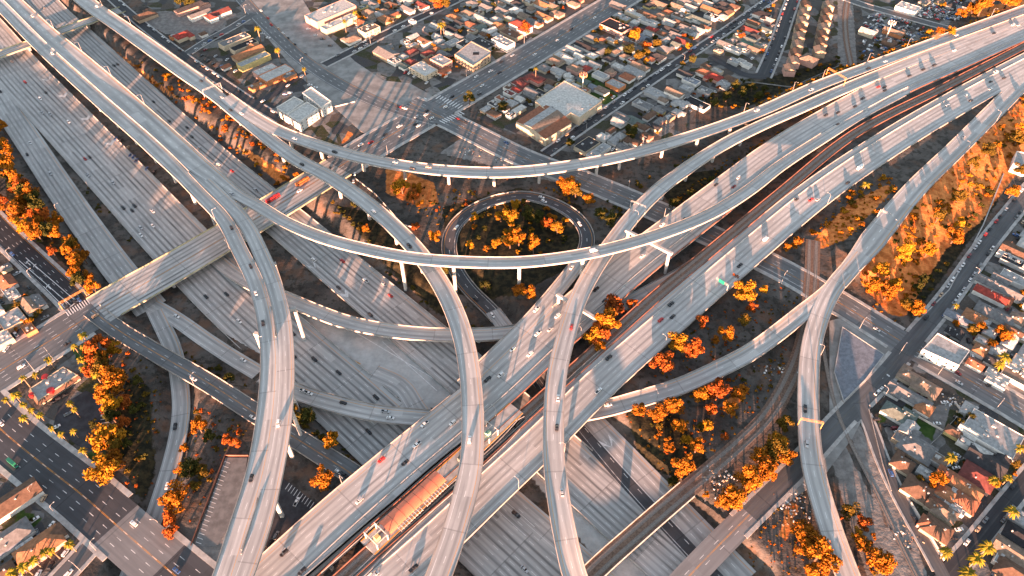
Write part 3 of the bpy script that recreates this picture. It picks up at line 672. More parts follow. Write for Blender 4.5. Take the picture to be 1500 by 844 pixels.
# ---------------------------------------------------------------- railways
def railway(key, name, label, cat, tracks, bridge=None, kind=None, walls=None, lift=0.0, bed='ballast'):
    r = ROADS[key]; b = r.c[len(r.s)//2]
    root = empty(name, tuple(map(float, b)), label, cat, kind=kind)
    def part(mb, nm, mat):
        mb.v = [(x-b[0], y-b[1], z-b[2]) for x, y, z in mb.v]; return mb.build(nm, mat, root)
    if bed: part(strip(MB(), r, None, None, lift), 'ballast_bed', bed)
    for t in tracks:
        mb = MB()
        sl_ = MB(); s = 0.0
        ribbon(r, t, 2.3, lift, lift+.03, lambda i: True, sl_); part(sl_, 'sleeper_bed', 'sleeper')
        for o in (t-.75, t+.75):
            mb = MB(); ribbon(r, o, .16, lift, lift+.18, lambda i: True, mb); part(mb, 'rail', 'rail')
    if bridge:
        i0, i1 = bridge; part(deck_mesh(r, i0, i1, 1.7, -.03, .9), 'girder', 'conc_lo' if not walls else walls)
        for side in (1, -1):
            mb = MB(); ribbon(r, side*(float(np.median(r.w))/2+.1), .35, -.4, 1.0 if not walls else 1.25, lambda i: i0 <= i < i1, mb)
            part(mb, 'parapet', 'conc_lo' if not walls else walls)
        s = r.s[i0]+12
        while s < r.s[i1-1]:
            for dv in (0, 4, -4, 8, -8):
                i = int(np.argmin(abs(r.s-s-dv))); X, Y, z = r.c[i]
                if blocked(key, X, Y, z): continue
                zb = tz(X, Y)-.4
                if z-1.7-zb < 2: break
                Mx = Matrix.Translation((X, Y, 0)) @ rot2(r.t[i]); mb = MB(); mb.box(-.8,-2.6,zb,.8,2.6,z-1.5,0,Mx); part(mb, 'pier', 'conc_lo'); break
            s += 26
    return root
railway('rail105','light_rail_line','brown light rail viaduct with two tracks between the freeway carriageways','railway',(-2.1,2.1),(0, len(ROADS['rail105'].s)), walls='brownwall')
railway('R1','rail_bridge','curving freight railway that bridges the freeway trench','railway',(-2.4,2.4),(0, idx('R1',1015,710)))
railway('R2','rail_track','single freight track over the level crossing beside the back street','railway',(0,), bed=None, lift=.035)
railway('R3','rail_track','single straight track running away up the gravel strip','railway',(0,), lift=.02)
# ---------------------------------------------------------------- shared colours
COL = {'white':(.72,.72,.72),'silver':(.42,.43,.45),'black':(.016,.016,.02),'grey':(.16,.165,.175),'red':(.42,.02,.02),'maroon':(.16,.02,.025),'blue':(.04,.10,.26),'tan':(.42,.30,.2),
       'green':(.02,.16,.10),'orange':(.65,.17,.04),'teal':(.05,.28,.26)}
for k_, c_ in COL.items(): M['car '+k_] = plain(k_+' car paint', c_, 0.3, 0.06, 0.5, 0.5)
gl = NT('dark car glass', 0.12, 0.6); M['glass'] = gl.color((0.02, 0.024, 0.03))
M['tyre'] = plain('black rubber', (.02,.02,.02), .9)
M['lamp_glass'] = plain('pale lamp lens', (.6,.6,.6), .3)
# ---------------------------------------------------------------- vehicles
def loft(mb, st, mi=0):
    """st: x, half width, z low, z mid, z high, top half width"""
    vs = []
    for x, w_, zl, zm, zh, wt in st:
        vs += [(x,-w_*.93,zl),(x,-w_,zm),(x,-wt,zh),(x,wt,zh),(x,w_,zm),(x,w_*.93,zl)]
    k = len(st); f = []
    for i in range(k-1):
        for a in range(6): f.append((6*i+a, 6*i+6+a, 6*i+6+(a+1)%6, 6*i+(a+1)%6))
    f += [tuple(range(6)), tuple(range(6*k-1, 6*k-7, -1))]
    return mb.add(vs, f, mi)
def frustum(mb, x0, x1, w0, z0, X0, X1, w1, z1, mi=0):
    v = [(x0,-w0,z0),(x1,-w0,z0),(x1,w0,z0),(x0,w0,z0),(X0,-w1,z1),(X1,-w1,z1),(X1,w1,z1),(X0,w1,z1)]
    return mb.add(v, [(3,2,1,0),(4,5,6,7),(0,1,5,4),(1,2,6,5),(2,3,7,6),(3,0,4,7)], mi)
def car_body(t):
    b, g_ = MB(), MB(); wh = (-1.38, 1.42)
    if t == 'sedan':
        loft(b, [(-2.32,.72,.38,.62,.82,.6),(-2.2,.88,.28,.66,.95,.74),(-1.45,.92,.24,.7,.99,.8),(1.05,.92,.24,.7,.96,.8),(2.1,.87,.27,.62,.8,.72),(2.34,.7,.38,.55,.66,.58)])
        frustum(g_, -1.75, 1.15, .8, .95, -1.05, .25, .62, 1.4); frustum(b, -1.1, .3, .64, 1.385, -.95, .15, .57, 1.46)
    elif t == 'suv':
        loft(b, [(-2.35,.8,.42,.75,1.05,.72),(-2.25,.92,.32,.8,1.12,.82),(1.0,.95,.3,.82,1.12,.84),(2.1,.9,.32,.75,1.0,.78),(2.36,.76,.42,.66,.82,.66)])
        frustum(g_, -2.2, 1.15, .84, 1.08, -1.95, .45, .7, 1.66); frustum(b, -2.0, .5, .72, 1.64, -1.9, .4, .66, 1.75)
    elif t == 'pickup':
        loft(b, [(-2.75,.86,.5,.8,1.1,.84),(-2.7,.95,.42,.82,1.12,.88),(-.7,.95,.4,.82,1.12,.88),(1.3,.95,.4,.82,1.12,.84),(2.4,.9,.42,.78,1.02,.78),(2.7,.78,.5,.7,.84,.66)])
        frustum(g_, -.75, 1.35, .84, 1.1, -.6, .75, .7, 1.7); frustum(b, -.65, .8, .72, 1.68, -.55, .7, .66, 1.79)
        frustum(g_, -2.6, -.85, .72, 1.1, -2.6, -.85, .72, 1.13); wh = (-1.7, 1.65)
    elif t in ('van', 'truck'):
        h, l = (2.3, 2.7) if t == 'van' else (3.3, 3.9)
        loft(b, [(-l,.95,.45,1.0,h,.88),(-l+.1,1.02,.4,1.0,h+.1,.92),(l-1.6,1.02,.4,1.0,h+.1,.92),(l-1.45,.98,.4,1.0,min(h,2.0),.82),(l-.7,.96,.4,.9,1.35,.85),(l,.85,.5,.8,1.0,.75)])
        frustum(g_, l-1.5, l-.62, .86, 1.3, l-1.5, l-1.3, .78, 1.98); wh = (-l+1.0, l-.9)
    elif t == 'bus':
        loft(b, [(-6.1,1.15,.5,1.2,3.0,1.1),(-6.0,1.27,.4,1.2,3.15,1.15),(6.0,1.27,.4,1.2,3.15,1.15),(6.1,1.15,.5,1.2,3.0,1.1)])
        g_.box(-5.6,-1.285,1.35,5.7,-1.2,2.35); g_.box(-5.6,1.2,1.35,5.7,1.285,2.35); g_.box(6.0,-1.0,1.2,6.13,1.0,2.6)
        b.box(-4.2,-.8,3.12,-1.0,.8,3.4); b.box(1.0,-.7,3.12,3.4,.7,3.36); wh = (-4.0, 4.2)
    hw = {'bus':1.2,'truck':.95,'van':.93,'pickup':.88}.get(t, .84)
    r = {'bus':.5,'truck':.48,'pickup':.4,'suv':.37,'van':.4}.get(t, .33)
    w4 = MB(); w4.tube((0,-.12,0),(0,.12,0), r, n=10)
    return b, g_, w4, [(x, s*hw, r) for x in wh for s in (1,-1)]
VM, VPARTS = {}, {}
def vehicle_meshes(t, colr):
    if t not in VPARTS:
        b, g_, w4, spots = car_body(t); VPARTS[t] = (g_.mesh('window_glass', 'glass'), w4.mesh('wheel', 'tyre'), spots)
    if (t, colr) not in VM: VM[t, colr] = car_body(t)[0].mesh(t+'_body', 'car '+colr)
    return VM[t, colr], VPARTS[t]
VCOUNT = 0
def vehicle(t, colr, X, Y, Z_, ang, wheels=True):
    global VCOUNT; VCOUNT += 1
    bm_, (gm, wm, spots) = vehicle_meshes(t, colr)
    nm = {'sedan':'car','suv':'suv','pickup':'pickup_truck','truck':'box_truck'}.get(t, t)
    o = bpy.data.objects.new(nm, bm_); col.objects.link(o); o.location = (X, Y, Z_); o.rotation_euler = (0,0,ang)
    g_ = bpy.data.objects.new('window_glass', gm); col.objects.link(g_); g_.parent = o
    if wheels:
        for s in spots:
            w_ = bpy.data.objects.new('wheel', wm); col.objects.link(w_); w_.parent = o; w_.location = s
    o['category'] = {'sedan':'car','suv':'car','pickup':'pickup','truck':'truck'}.get(t, t)
    return o
CK = {'w':'white','s':'silver','k':'black','g':'grey','r':'red','m':'maroon','b':'blue','t':'tan'}
RN = {'A1':'outer twin flyover','A2a':'inner twin flyover','A2':'highest bowl shaped flyover','B':'flyover from the upper left','B1':'lower sweeping flyover','C':'flyover on beam bents','D':'forked flyover',
 'c1':'outer trench carriageway','c2':'wide near trench carriageway','c3':'far trench carriageway','c4':'slip road in the trench','L':'low curved ramp','E':'ramp behind the tall bents','G':'loop ramp',
 'WB':'freeway beyond the station roof','EB':'freeway before the station roof','S1':'wide boulevard','S2':'avenue under the freeways','S2a':'broad worn avenue','S3':'street beside the warehouse','S4':'street by the corner house',
 'S5':'street beside the townhouses','S7':'level crossing street','S8':'back street by the railway','S9':'street before the bungalows','S10':'black arrow street','S13':'dark street by the workshops','S14':'pale workshop street','S15':'short street by the apartments','S11':'broad black street','S12':'side street','J':'frontage road','K':'curved slip road'}
MOVING = """A2:43,26w 343,283s;A1:78,79w 337,335k 367,394k 380,432w 388,475k 372,704k;A2a:410,622w;B:137,11w 296,118k 330,140s 332,166k 363,163w 438,243k 538,316w 592,363k 687,648w;
c2:34,122r 68,137k 62,146w 59,165s 72,168s 103,179w 124,232r 135,231k 130,259s 166,267s 20,91g 180,306k 199,303k 196,310k 222,310w 225,329w 211,335s 208,345w 299,434k 331,430k 350,468w 431,492k 433,521k 462,524k 497,549k 548,584k 542,637k 754,751k 767,838s;
c1:48,210w 41,225k 73,256s 2,134k;c3:62,12g 167,97k 174,93k 223,150k 248,180k 274,187k 281,201k 294,218s 321,240w 342,250r 375,277s 454,351k 458,381w 501,382r 499,421k 534,411w 562,419s 569,434r 539,461k;
B1:434,205w 487,224k 582,239w 605,248k 630,246t 1108,160w 1194,136w 1277,104k 1302,94w 1406,55w;C:837,479r 818,588w 816,629k 823,726s;
S1:527,215w 545,211r 563,199k 587,186w 589,200s 608,182k 612,171s 623,169w 613,185w 631,174w 625,163k 651,157w 664,143k 696,112w 704,126w 719,106w 732,108k 753,82w 730,90k 703,137k 872,26w 818,61w 839,43k 784,81w 138,467t 32,540w 440,282w 100,500k;
S2a:594,151r 605,148w 598,146k 435,26r;S2:674,173r 683,170k 688,177k 747,208b 1288,484s 1400,548m 1395,571s;
WB:1265,145k 1253,158k 1228,165k 1209,169k 1224,183k 1188,204w 1141,235k 1082,259w 1052,272k 1076,273m 1395,74w 1458,50k 1467,31w 1491,37s 1354,104k 1365,96k 1287,127r 1295,129k 1296,134k 1330,111k 972,332w 1000,320k 941,376w 873,424k 887,438k 816,466w 807,486s 791,490w 778,519w 739,509w 734,548w 710,557k 620,622w 615,653w 600,678k 557,679r 529,739s 415,816k 444,831k 663,622w;
EB:1387,156w 1415,139w 1422,149k 1450,131w 1447,120k 1473,116k 1242,269k 1454,103w 1086,390k 984,445k 971,469r 986,467k 890,528k 1170,293k 1188,292r 1197,294s 604,839k 555,841s 874,570w;
D:1400,197s 1180,600k 1183,652s;L:266,461w 354,528w 450,570w 455,580w 508,588k 565,601s 577,610w 751,621w 890,595w;E:948,430k;G:670,335w 792,288w 798,296w 846,329w 838,391w 790,454w 696,440k;c4:696,477w;
J:277,563w 369,619w 490,695w 509,695k;K:256,625k 249,709w;S10:118,438b 108,446k 98,452k 8,381b;S11:197,766w 5,621w 254,841b;S7:1358,468k 1290,567w 1292,577w;S8:1307,697b 1342,765k;S12:101,836w"""
CARS = []      # (object, colour, type name, road key, along)
KIND = ['sedan','sedan','suv','sedan','suv','pickup']
for blk in MOVING.replace('\n', '').split(';'):
    key, lst = blk.split(':'); r = ROADS[key]
    for it in lst.split():
        x, rest = it.split(','); cc = rest[-1]; x, y = float(x), float(rest[:-1])
        i, o = on_road(key, x, y)
        lw = (r.w[i]-2*r.sh)/r.n; hw = r.w[i]/2
        ln = min(max(int((hw-o-r.sh)/lw), 0), r.n-1); o = hw-r.sh-(ln+.5)*lw+R.uniform(-.25,.25)
        X, Y = r.c[i,0]+r.nrm[i,0]*o, r.c[i,1]+r.nrm[i,1]*o
        back = o > 0 if r.tw else key in ('c3','WB','B','A2')
        a = math.atan2(r.t[i,1], r.t[i,0])+(math.pi if back else 0)+R.uniform(-.02,.02)
        t = R.choice(KIND)
        CARS.append((vehicle(t, CK[cc], X, Y, r.c[i,2]+.05, a), CK[cc], t, key, y, 'driving'))
def one(t, colr, key, x, y, label, cat=None, flip=False, off=None):
    i, o = on_road(key, x, y); r = ROADS[key]
    o = o if off is None else off
    v = vehicle(t, colr, r.c[i,0]+r.nrm[i,0]*o, r.c[i,1]+r.nrm[i,1]*o, r.c[i,2]+.05, math.atan2(r.t[i,1], r.t[i,0])+(math.pi if flip else 0))
    v['label'] = label; return v
one('bus','orange','S1',446,267,'orange city bus crossing the boulevard bridge under the flyovers')
one('bus','red','S1',400,293,'red bus with dark windows on the boulevard bridge')
one('truck','green','S11',20,677,'green garbage truck at the left edge of the broad black street', off=-9)
one('truck','white','EB',1261,246,'white box truck in the outer lane of the near freeway carriageway')
one('van','white','EB',1123,350,'white van casting a long shadow on the near freeway carriageway')
one('van','white','A2',868,369,'white van crossing the lowest point of the highest flyover')
# parked along kerbs
PARK = [('S3',1,3.1,.62,0,1),('S3',-1,3.1,.7,0,1),('S5',1,5.0,.6,0,1),('S5',-1,5.0,.75,0,1),('S4',1,3.2,.25,0,1),('S4',-1,3.2,.3,0,1),('S13',1,3.1,.5,.1,1),('S15',1,2.8,.5,0,1),('S14',-1,3,.4,0,1),('S9',1,3.1,.4,0,.8),('S9',-1,3.1,.35,0,.8),('S7',1,4.6,.75,.52,1),('S7',-1,4.6,.5,.5,1),('S2a',1,7.2,.35,.1,.6),('S12',1,4,.4,0,1)]
PC = ['white']*5+['silver']*4+['black']*4+['grey']*4+['red','maroon','blue','tan']
for key, side, off, prob, f0, f1 in PARK:
    r = ROADS[key]; s = r.s[-1]*f0+6
    while s < r.s[-1]*f1-4:
        if R.random() < prob:
            i = int(np.argmin(abs(r.s-s))); o = side*off*(1 if key != 'S7' or True else 1)
            X, Y = r.c[i,0]+r.nrm[i,0]*o, r.c[i,1]+r.nrm[i,1]*o; q = px(X, Y, 0)
            if -8 < q[0] < 1508 and -6 < q[1] < 850 and not on_other(key, X, Y, 0, streets, 2.5) and not any(math.hypot(X-c[0].location.x, Y-c[0].location.y) < 5 for c in CARS):
                t = R.choice(KIND); cc = R.choice(PC)
                CARS.append((vehicle(t, cc, X, Y, r.c[i,2]+.05, math.atan2(r.t[i,1], r.t[i,0])+(math.pi if side > 0 else 0), wheels=q[1] > 300), cc, t, key, q[1], 'parked'))
        s += R.choice([5.8, 6.2, 7.0])
# parked elsewhere: pixel, colour, angle
LOTS = [('the gravel under the flyovers',[(170,203,'b'),(177,206,'k'),(179,215,'g'),(187,216,'t'),(191,227,'b'),(196,230,'b'),(200,235,'b'),(215,247,'b'),(226,252,'k')],.75),
 ('the restaurant car park',[(155,607,'w'),(83,626,'w'),(136,536,'w'),(78,590,'k'),(88,584,'k'),(95,580,'k'),(100,607,'g')],-.2),
 ('the car park below the twin flyovers',[(435,736,'w'),(396,796,'k'),(405,785,'g')],.6),
 ('the yard beside the back street',[(1284,615,'k'),(1298,624,'k'),(1310,628,'m'),(1315,634,'w'),(1320,647,'w'),(1329,650,'b'),(1348,577,'m'),(1357,583,'m'),(1372,621,'w'),(1383,590,'w')],-.7),
 ('the yard behind the long white building',[(1433,504,'w'),(1418,500,'k'),(1427,500,'m'),(1423,522,'w'),(1445,512,'s'),(1464,505,'k')],.5),
 ('the yards of the bungalows',[(1374,700,'s'),(1386,683,'s'),(1404,776,'w'),(1395,789,'k'),(1400,686,'w'),(1414,692,'w'),(1432,707,'m'),(1446,715,'w'),(1480,558,'w'),(1449,565,'k')],-.65),
 ('the lot before the white flat roofed shop',[(594,107,'r'),(600,108,'w'),(607,112,'w'),(625,122,'w'),(594,92,'s'),(649,109,'s'),(636,112,'k'),(643,115,'k')],.35),
 ('the corner garages at upper left',[(296,82,'k'),(305,90,'k'),(313,95,'k'),(318,101,'k'),(333,88,'w'),(345,105,'w'),(316,83,'s'),(301,74,'m'),(325,98,'b')],.3),
 ('the roadside by the white apartments',[(425,137,'s'),(418,139,'b'),(452,43,'w'),(463,52,'s'),(473,58,'k'),(484,68,'k'),(454,125,'w'),(462,129,'w'),(393,56,'w'),(385,50,'s')],-.75),
 ('the verge by the avenue bridge',[(511,268,'k'),(518,266,'s'),(526,275,'k'),(520,256,'w'),(483,247,'k'),(489,254,'g')],.8),
 ('the yards at lower left',[(10,512,'w'),(97,810,'w'),(76,770,'w'),(65,731,'t'),(76,829,'k'),(57,842,'w'),(3,505,'k')],.55)]
for place, lst, rel in LOTS:
    for x, y, cc in lst:
        X, Y, z = G(x, y); a = rad(46.5)+rel+R.uniform(-.15,.15)
        if any(math.hypot(X-c[0].location.x, Y-c[0].location.y) < 2.4 for c in CARS): continue
        t = R.choice(KIND); CARS.append((vehicle(t, CK[cc], X, Y, z+.06, a, wheels=y > 300), CK[cc], t, place, x, 'lot'))
def number(items):
    """items: (obj, sort key, singular phrase, place phrase, group) -> labels with an ordinal only where needed"""
    by = {}
    for it in items: by.setdefault((it[2], it[3]), []).append(it)
    for (what, where), l in by.items():
        l.sort(key=lambda q: q[1])
        for i, q in enumerate(l):
            q[0]['label'] = (what+' '+where) if len(l) == 1 else (nth(i)+' '+what+' from the '+q[5]+' '+where)
            q[0]['group'] = q[4]
TN = {'sedan':'car','suv':'SUV','pickup':'pickup truck'}
its = []
for o, cc, t, key, y, st in CARS:
    if st == 'lot': its.append((o, y, cc+' '+TN[t]+' parked', 'in '+key if 'verge' not in key and 'gravel' not in key and 'roadside' not in key else 'on '+key, 'parked cars', 'left'))
    else: its.append((o, y, cc+' '+TN[t]+(' driving' if st == 'driving' else ' parked'), 'on the '+RN[key], 'cars on the roads' if st == 'driving' else 'parked cars', 'upper end'))
CAR_ITS = its
# ---------------------------------------------------------------- road paint
def paint(name, quads, label, mat='paint_white', lift=.075, key=None):
    mb = MB(); vs = [P(*q[0], 0) for q in quads]
    for q in quads:
        pts = [(a, b, z_+.3+lift) for a, b, z_ in (G(x, y) for x, y in q)]
        a = sum((pts[i][0]*pts[(i+1) % len(pts)][1]-pts[(i+1) % len(pts)][0]*pts[i][1]) for i in range(len(pts)))
        if a < 0: pts.reverse()
        mb.add(pts, [tuple(range(len(pts)))])
    return tag(mb.build(name, mat), label, 'road marking', kind='structure')
def bar(a, b, wd):
    """a painted bar between two pixels, wd pixels thick across x"""
    (x0, y0), (x1, y1) = a, b; d = math.hypot(x1-x0, y1-y0); nx_, ny_ = -(y1-y0)/d*wd/2, (x1-x0)/d*wd/2
    return [(x0+nx_, y0+ny_), (x1+nx_, y1+ny_), (x1-nx_, y1-ny_), (x0-nx_, y0-ny_)]
def zebra(p, q, w0, n, ln):
    """n bars spread between pixels p and q, each ln (dx, dy) long"""
    out = []
    for i in range(n):
        t = (i+.5)/n; x, y = p[0]+(q[0]-p[0])*t, p[1]+(q[1]-p[1])*t
        out.append(bar((x-ln[0]/2, y-ln[1]/2), (x+ln[0]/2, y+ln[1]/2), w0))
    return out
paint('zebra_crossing', zebra((97,461),(131,441),1.8,10,(5,7)), 'white zebra crossing at the end of the black arrow street', lift=.06)
paint('zebra_crossing', zebra((594,161),(627,145),1.3,9,(8,4)), 'white zebra crossing at the junction beside the gravel corner lot')
paint('zebra_crossing', zebra((592,166),(632,182),1.3,9,(-7,5)), 'white zebra crossing on the near arm of the big junction')
paint('zebra_crossing', zebra((646,180),(678,165),1.3,9,(8,4)), 'white zebra crossing nearest the burnt grass lot')
paint('zebra_crossing', zebra((640,142),(676,158),1.3,9,(-7,5)), 'white zebra crossing on the far arm of the big junction')
def cross(x, y, s=1.0): return [bar((x-7*s,y-5*s),(x+7*s,y+5*s),1.8*s), bar((x+4*s,y-8*s),(x-4*s,y+8*s),1.8*s)]
paint('crossing_mark', cross(1161,717)+[bar((1169,704),(1181,713),2),bar((1146,730),(1158,740),2)], 'large white X before the railway on the level crossing street, below the flyover', lift=.05)
paint('crossing_mark', cross(1296,547)+[bar((1280,556),(1290,562),1.5),bar((1240,595),(1254,603),2),bar((1213,652),(1226,661),2)], 'large white X beside the grey flat lot on the level crossing street', lift=.05)
arrows = []
for x, y in ((42,387),(53,392),(40,402),(72,422),(64,428),(98,443),(93,450)):
    arrows += [bar((x-3,y-3),(x+3,y+2),1.1), bar((x-3,y-3),(x+.5,y-4.5),1.1), bar((x-3,y-3),(x-3.5,y),1.1)]
paint('turn_arrows', arrows, 'white turn arrows on the black street before the zebra crossing', lift=.06)
lines = [bar((38,378),(112,442),1.0), bar((28,382),(104,448),1.0), bar((64,420),(96,452),.9), bar((92,459),(116,440),1.2)]
paint('lane_lines', lines, 'solid white lane lines on the black street before the zebra crossing', lift=.058)
chev = []
def on_r(key, s_, o_):
    r = ROADS[key]; i = min(int(np.searchsorted(r.s, s_)), len(r.s)-1); return (r.c[i,0]+r.nrm[i,0]*o_, r.c[i,1]+r.nrm[i,1]*o_, r.c[i,2])
def chevrons(key, x0, y0, x1, y1, o0, o1, gap, label, point=4.0):
    s0, s1 = ROADS[key].s[idx(key, x0, y0)], ROADS[key].s[idx(key, x1, y1)]; mb = MB(); s = min(s0, s1); e = max(s0, s1); oc = (o0+o1)/2
    while s < e:
        for oa, ob in ((o0, oc), (oc, o1)):
            sa = s if oa != oc else s+point; sb = s if ob != oc else s+point
            mb.add([tuple(np.add(on_r(key, q, o), (0,0,.09))) for q, o in ((sa, oa), (sb, ob), (sb+.9, ob), (sa+.9, oa))], [(0,1,2,3)])
        s += gap
    for o in (o0, o1):
        q = s0
        st = min(s0, s1)
        while st < e-8:
            a, b = on_r(key, st, o), on_r(key, st+8, o); n_ = .22
            mb.add([(a[0]-n_,a[1],a[2]+.085),(b[0]-n_,b[1],b[2]+.085),(b[0]+n_,b[1],b[2]+.085),(a[0]+n_,a[1],a[2]+.085)], [(0,1,2,3)]); st += 8
    mb.f = [f if True else f for f in mb.f]
    return tag(mb.build('chevron_marking', 'paint_white'), label, 'road marking', kind='structure')
chevrons('c4', 885,645, 1010,780, 4.5, -2.8, 17, 'white chevrons down the middle of the slip road in the trench')
chevrons('c2', 60,115, 165,232, 19.5, 12, 13, 'white chevrons along the inner edge of the wide trench carriageway')
chevrons('c2', 640,700, 760,815, 19, 12, 15, 'white chevrons between the trench carriageways below the freeway bridge')
chevrons('c3', 470,375, 640,505, -15.5, -10, 13, 'white chevrons beside the far trench carriageway near the tall bents')
chevrons('S2', 1000,330, 1180,420, -9.5, -6, 12, 'white hatching along the side of the avenue under the freeway')
paint('lane_lines', [bar((425,475),(528,533),1.4)], 'orange line crossing the pale concrete apron in the trench', 'paint_yellow', lift=-.21)
paint('lane_lines', [bar((436,494),(600,584),1.0), bar((455,462),(470,470),1.0), bar((520,486),(655,566),1.0), bar((560,500),(640,572),1.0)], 'white lane lines across the pale concrete apron in the trench', lift=-.2)
# ---------------------------------------------------------------- lamps, gantries, walls
def lamp_post(X, Y, Z_, ang, h=9.5, label=None, arm=2.6):
    o = empty('street_lamp', (X, Y, Z_), label, 'street lamp', ang)
    mb = MB(); mb.tube((0,0,-.3),(0,0,h*.9),.14,.09,6); mb.tube((0,0,h*.9),(arm*.35,0,h),.08,.07,5); mb.tube((arm*.35,0,h),(arm,0,h+.1),.07,.06,5); mb.build('pole', 'steel', o)
    b2 = MB(); b2.box(arm-.15,-.16,h,arm+.6,.16,h+.18); b2.build('lamp_head', 'lamp_glass', o); return o
LIT = []
LAMPS = {'A2':'81,43 120,77 163,113 210,152','B':'193,36 151,7','A1':'300,330 428,500','WB':'521,725 660,560 985,325 790,455','EB':'560,870 690,690 965,500 745,705 1210,300','D':'1318,345 1412,222 1453,175 1495,130 1205,520','B1':'1090,165 1160,135 1195,112 1258,86 1318,66 1440,20 940,215','C':'812,660 935,325','L':'960,585','S1':'95,545 60,560 240,420 335,370 780,70 700,125 640,195 570,225','S2':'795,252 930,270 1130,425 1255,480 1370,560 1450,620 1320,515','S10':'43,410 20,380','S11':'95,745 60,715 150,800','S3':'925,118 1010,98 865,195','S4':'549,70 605,22','S7':'1425,410 1300,590','S2a':'357,20 437,100','c2':'118,280 170,330','J':'268,585','S12':'105,830','K':'285,772','c1':'95,310'}
for key, pts in LAMPS.items():
    r = ROADS[key]
    for p in pts.split():
        x, y = map(float, p.split(',')); i, o = on_road(key, x, y); side = 1 if o > 0 else -1
        o = side*(r.w[i]/2+(.2 if key in DECKS else 1.0)); X, Y = r.c[i,0]+r.nrm[i,0]*o, r.c[i,1]+r.nrm[i,1]*o
        if key in DECKS and others_level(key, X, Y, r.c[i,2]): side = -side; o = -o; X, Y = r.c[i,0]+r.nrm[i,0]*o, r.c[i,1]+r.nrm[i,1]*o
        z = r.c[i,2]+(.8 if key in DECKS else 0) if key in DECKS or key == 'S1' else tz(X, Y)
        a = math.atan2(-r.nrm[i,1]*side, -r.nrm[i,0]*side)
        LIT.append((lamp_post(X, Y, z, a), y, 'curved arm street lamp', ('on the ' if key in DECKS else 'beside the ')+RN[key], 'street lamps', 'upper end'))
number(LIT)
M['signgreen'] = plain('green sign sheet', (.01,.22,.14), .5, .1)
M['signback'] = plain('bare sign back', (.55,.53,.5), .5, .1, .5, .5, .3)
M['rust'] = plain('orange painted truss', (.55,.25,.08), .6, .2, .5)
def gantry(key, x, y, span, label, mat='steel', sign='signback', h=6.8, w_=None, side0=0, half=False):
    r = ROADS[key]; i, _ = on_road(key, x, y); b = r.c[i]; a = math.atan2(r.nrm[i,1], r.nrm[i,0])
    o = empty('sign_gantry', tuple(map(float, b)), label, 'sign gantry', a)
    s0, s1 = span
    for s in ((s0, s1) if not half else (s0,)):
        mb = MB(); mb.tube((s,0,-.3),(s,0,h+.3),.28,.2,8); mb.build('post', mat, o)
    mb = MB()
    for dy in (-.4,.4):
        for dz in (0,1.1): mb.tube((s0,dy,h-.6+dz),(s1,dy,h-.6+dz),.08,n=5)
    k = max(2, int(abs(s1-s0)/1.6)); st = (s1-s0)/k
    for j in range(k):
        for dy in (-.45,.45): mb.tube((s0+j*st,dy,h-.6+(j%2)*1.1),(s0+(j+1)*st,dy,h-.6+((j+1)%2)*1.1),.06,n=4)
        mb.tube((s0+j*st,-.45,h+.5),(s0+j*st,.45,h+.5),.05,n=4)
    mb.build('truss', mat, o)
    if sign:
        q0 = s0+(s1-s0)*.3; q1 = s0+(s1-s0)*.75; mb = MB(); mb.box(min(q0,q1),.55,h-1.2,max(q0,q1),.7,h+1.6); mb.build('sign_panel', sign, o)
    return o
gantry('B',313,137,(8.6,-8.6),'overhead sign gantry spanning the flyover from the upper left',sign=None)
gantry('D',1305,328,(-8,2),'overhead truss sign arm above the forked flyover',sign=None,half=True)
gantry('C',932,311,(6,-6),'truss gantry over the flyover beside the loop ramp',sign=None)
gantry('D',1187,628,(6.2,-6.2),'orange truss gantry over the narrow leg of the forked flyover','rust',None)
gantry('S10',115,440,(8.5,-8.5),'long rusty mast arm over the black street at the zebra crossing','rust',None,6.2)
gantry('B1',1222,118,(9,-12),'orange truss gantry where the two flyovers merge at upper right','rust',None,7.5)
gantry('EB',1046,416,(-13.6,-4),'green direction sign on an arm above the near freeway carriageway',sign='signgreen',half=True)
# beam bents carrying the high flyovers across other roads: beam ends in pixels, height, column ends
def bent(x0, y0, x1, y1, z, parent, cols, depth=1.7, wd=2.2):
    a, b = Vector((*P(x0,y0,z),z)), Vector((*P(x1,y1,z),z)); d = (b-a).normalized(); n_ = Vector((-d.y,d.x,0)); L0 = parent.location
    mb = MB(); vs = [p+n_*s*wd/2+Vector((0,0,q))-L0 for p in (a,b) for s in (1,-1) for q in (-depth,0)]
    mb.add(vs, [(0,1,3,2),(4,6,7,5),(0,4,5,1),(2,3,7,6),(1,5,7,3),(0,2,6,4)]); mb.build('beam_bent','conc',parent)
    for t in cols:
        p = a+(b-a)*t; zb = tz(p.x,p.y)-.4; mb = MB(); c_ = p-L0
        mb.tube((c_.x,c_.y,zb-L0.z),(c_.x,c_.y,z-depth+.1-L0.z),1.15,1.15,8); mb.build('pillar','conc',parent)
bent(816,430,875,467,14.6,FLY['C'],(.05,.95)); bent(917,336,985,371,20.6,FLY['A2'],(.06,.94))
bent(404,385,360,393,23.2,FLY['A2a'],(.06,)); bent(433,450,395,462,25.2,FLY['A2a'],(.06,)); bent(372,487,420,500,25.4,FLY['A1'],(.04,))
bent(428,600,395,606,25.6,FLY['A2a'],(.05,)); 
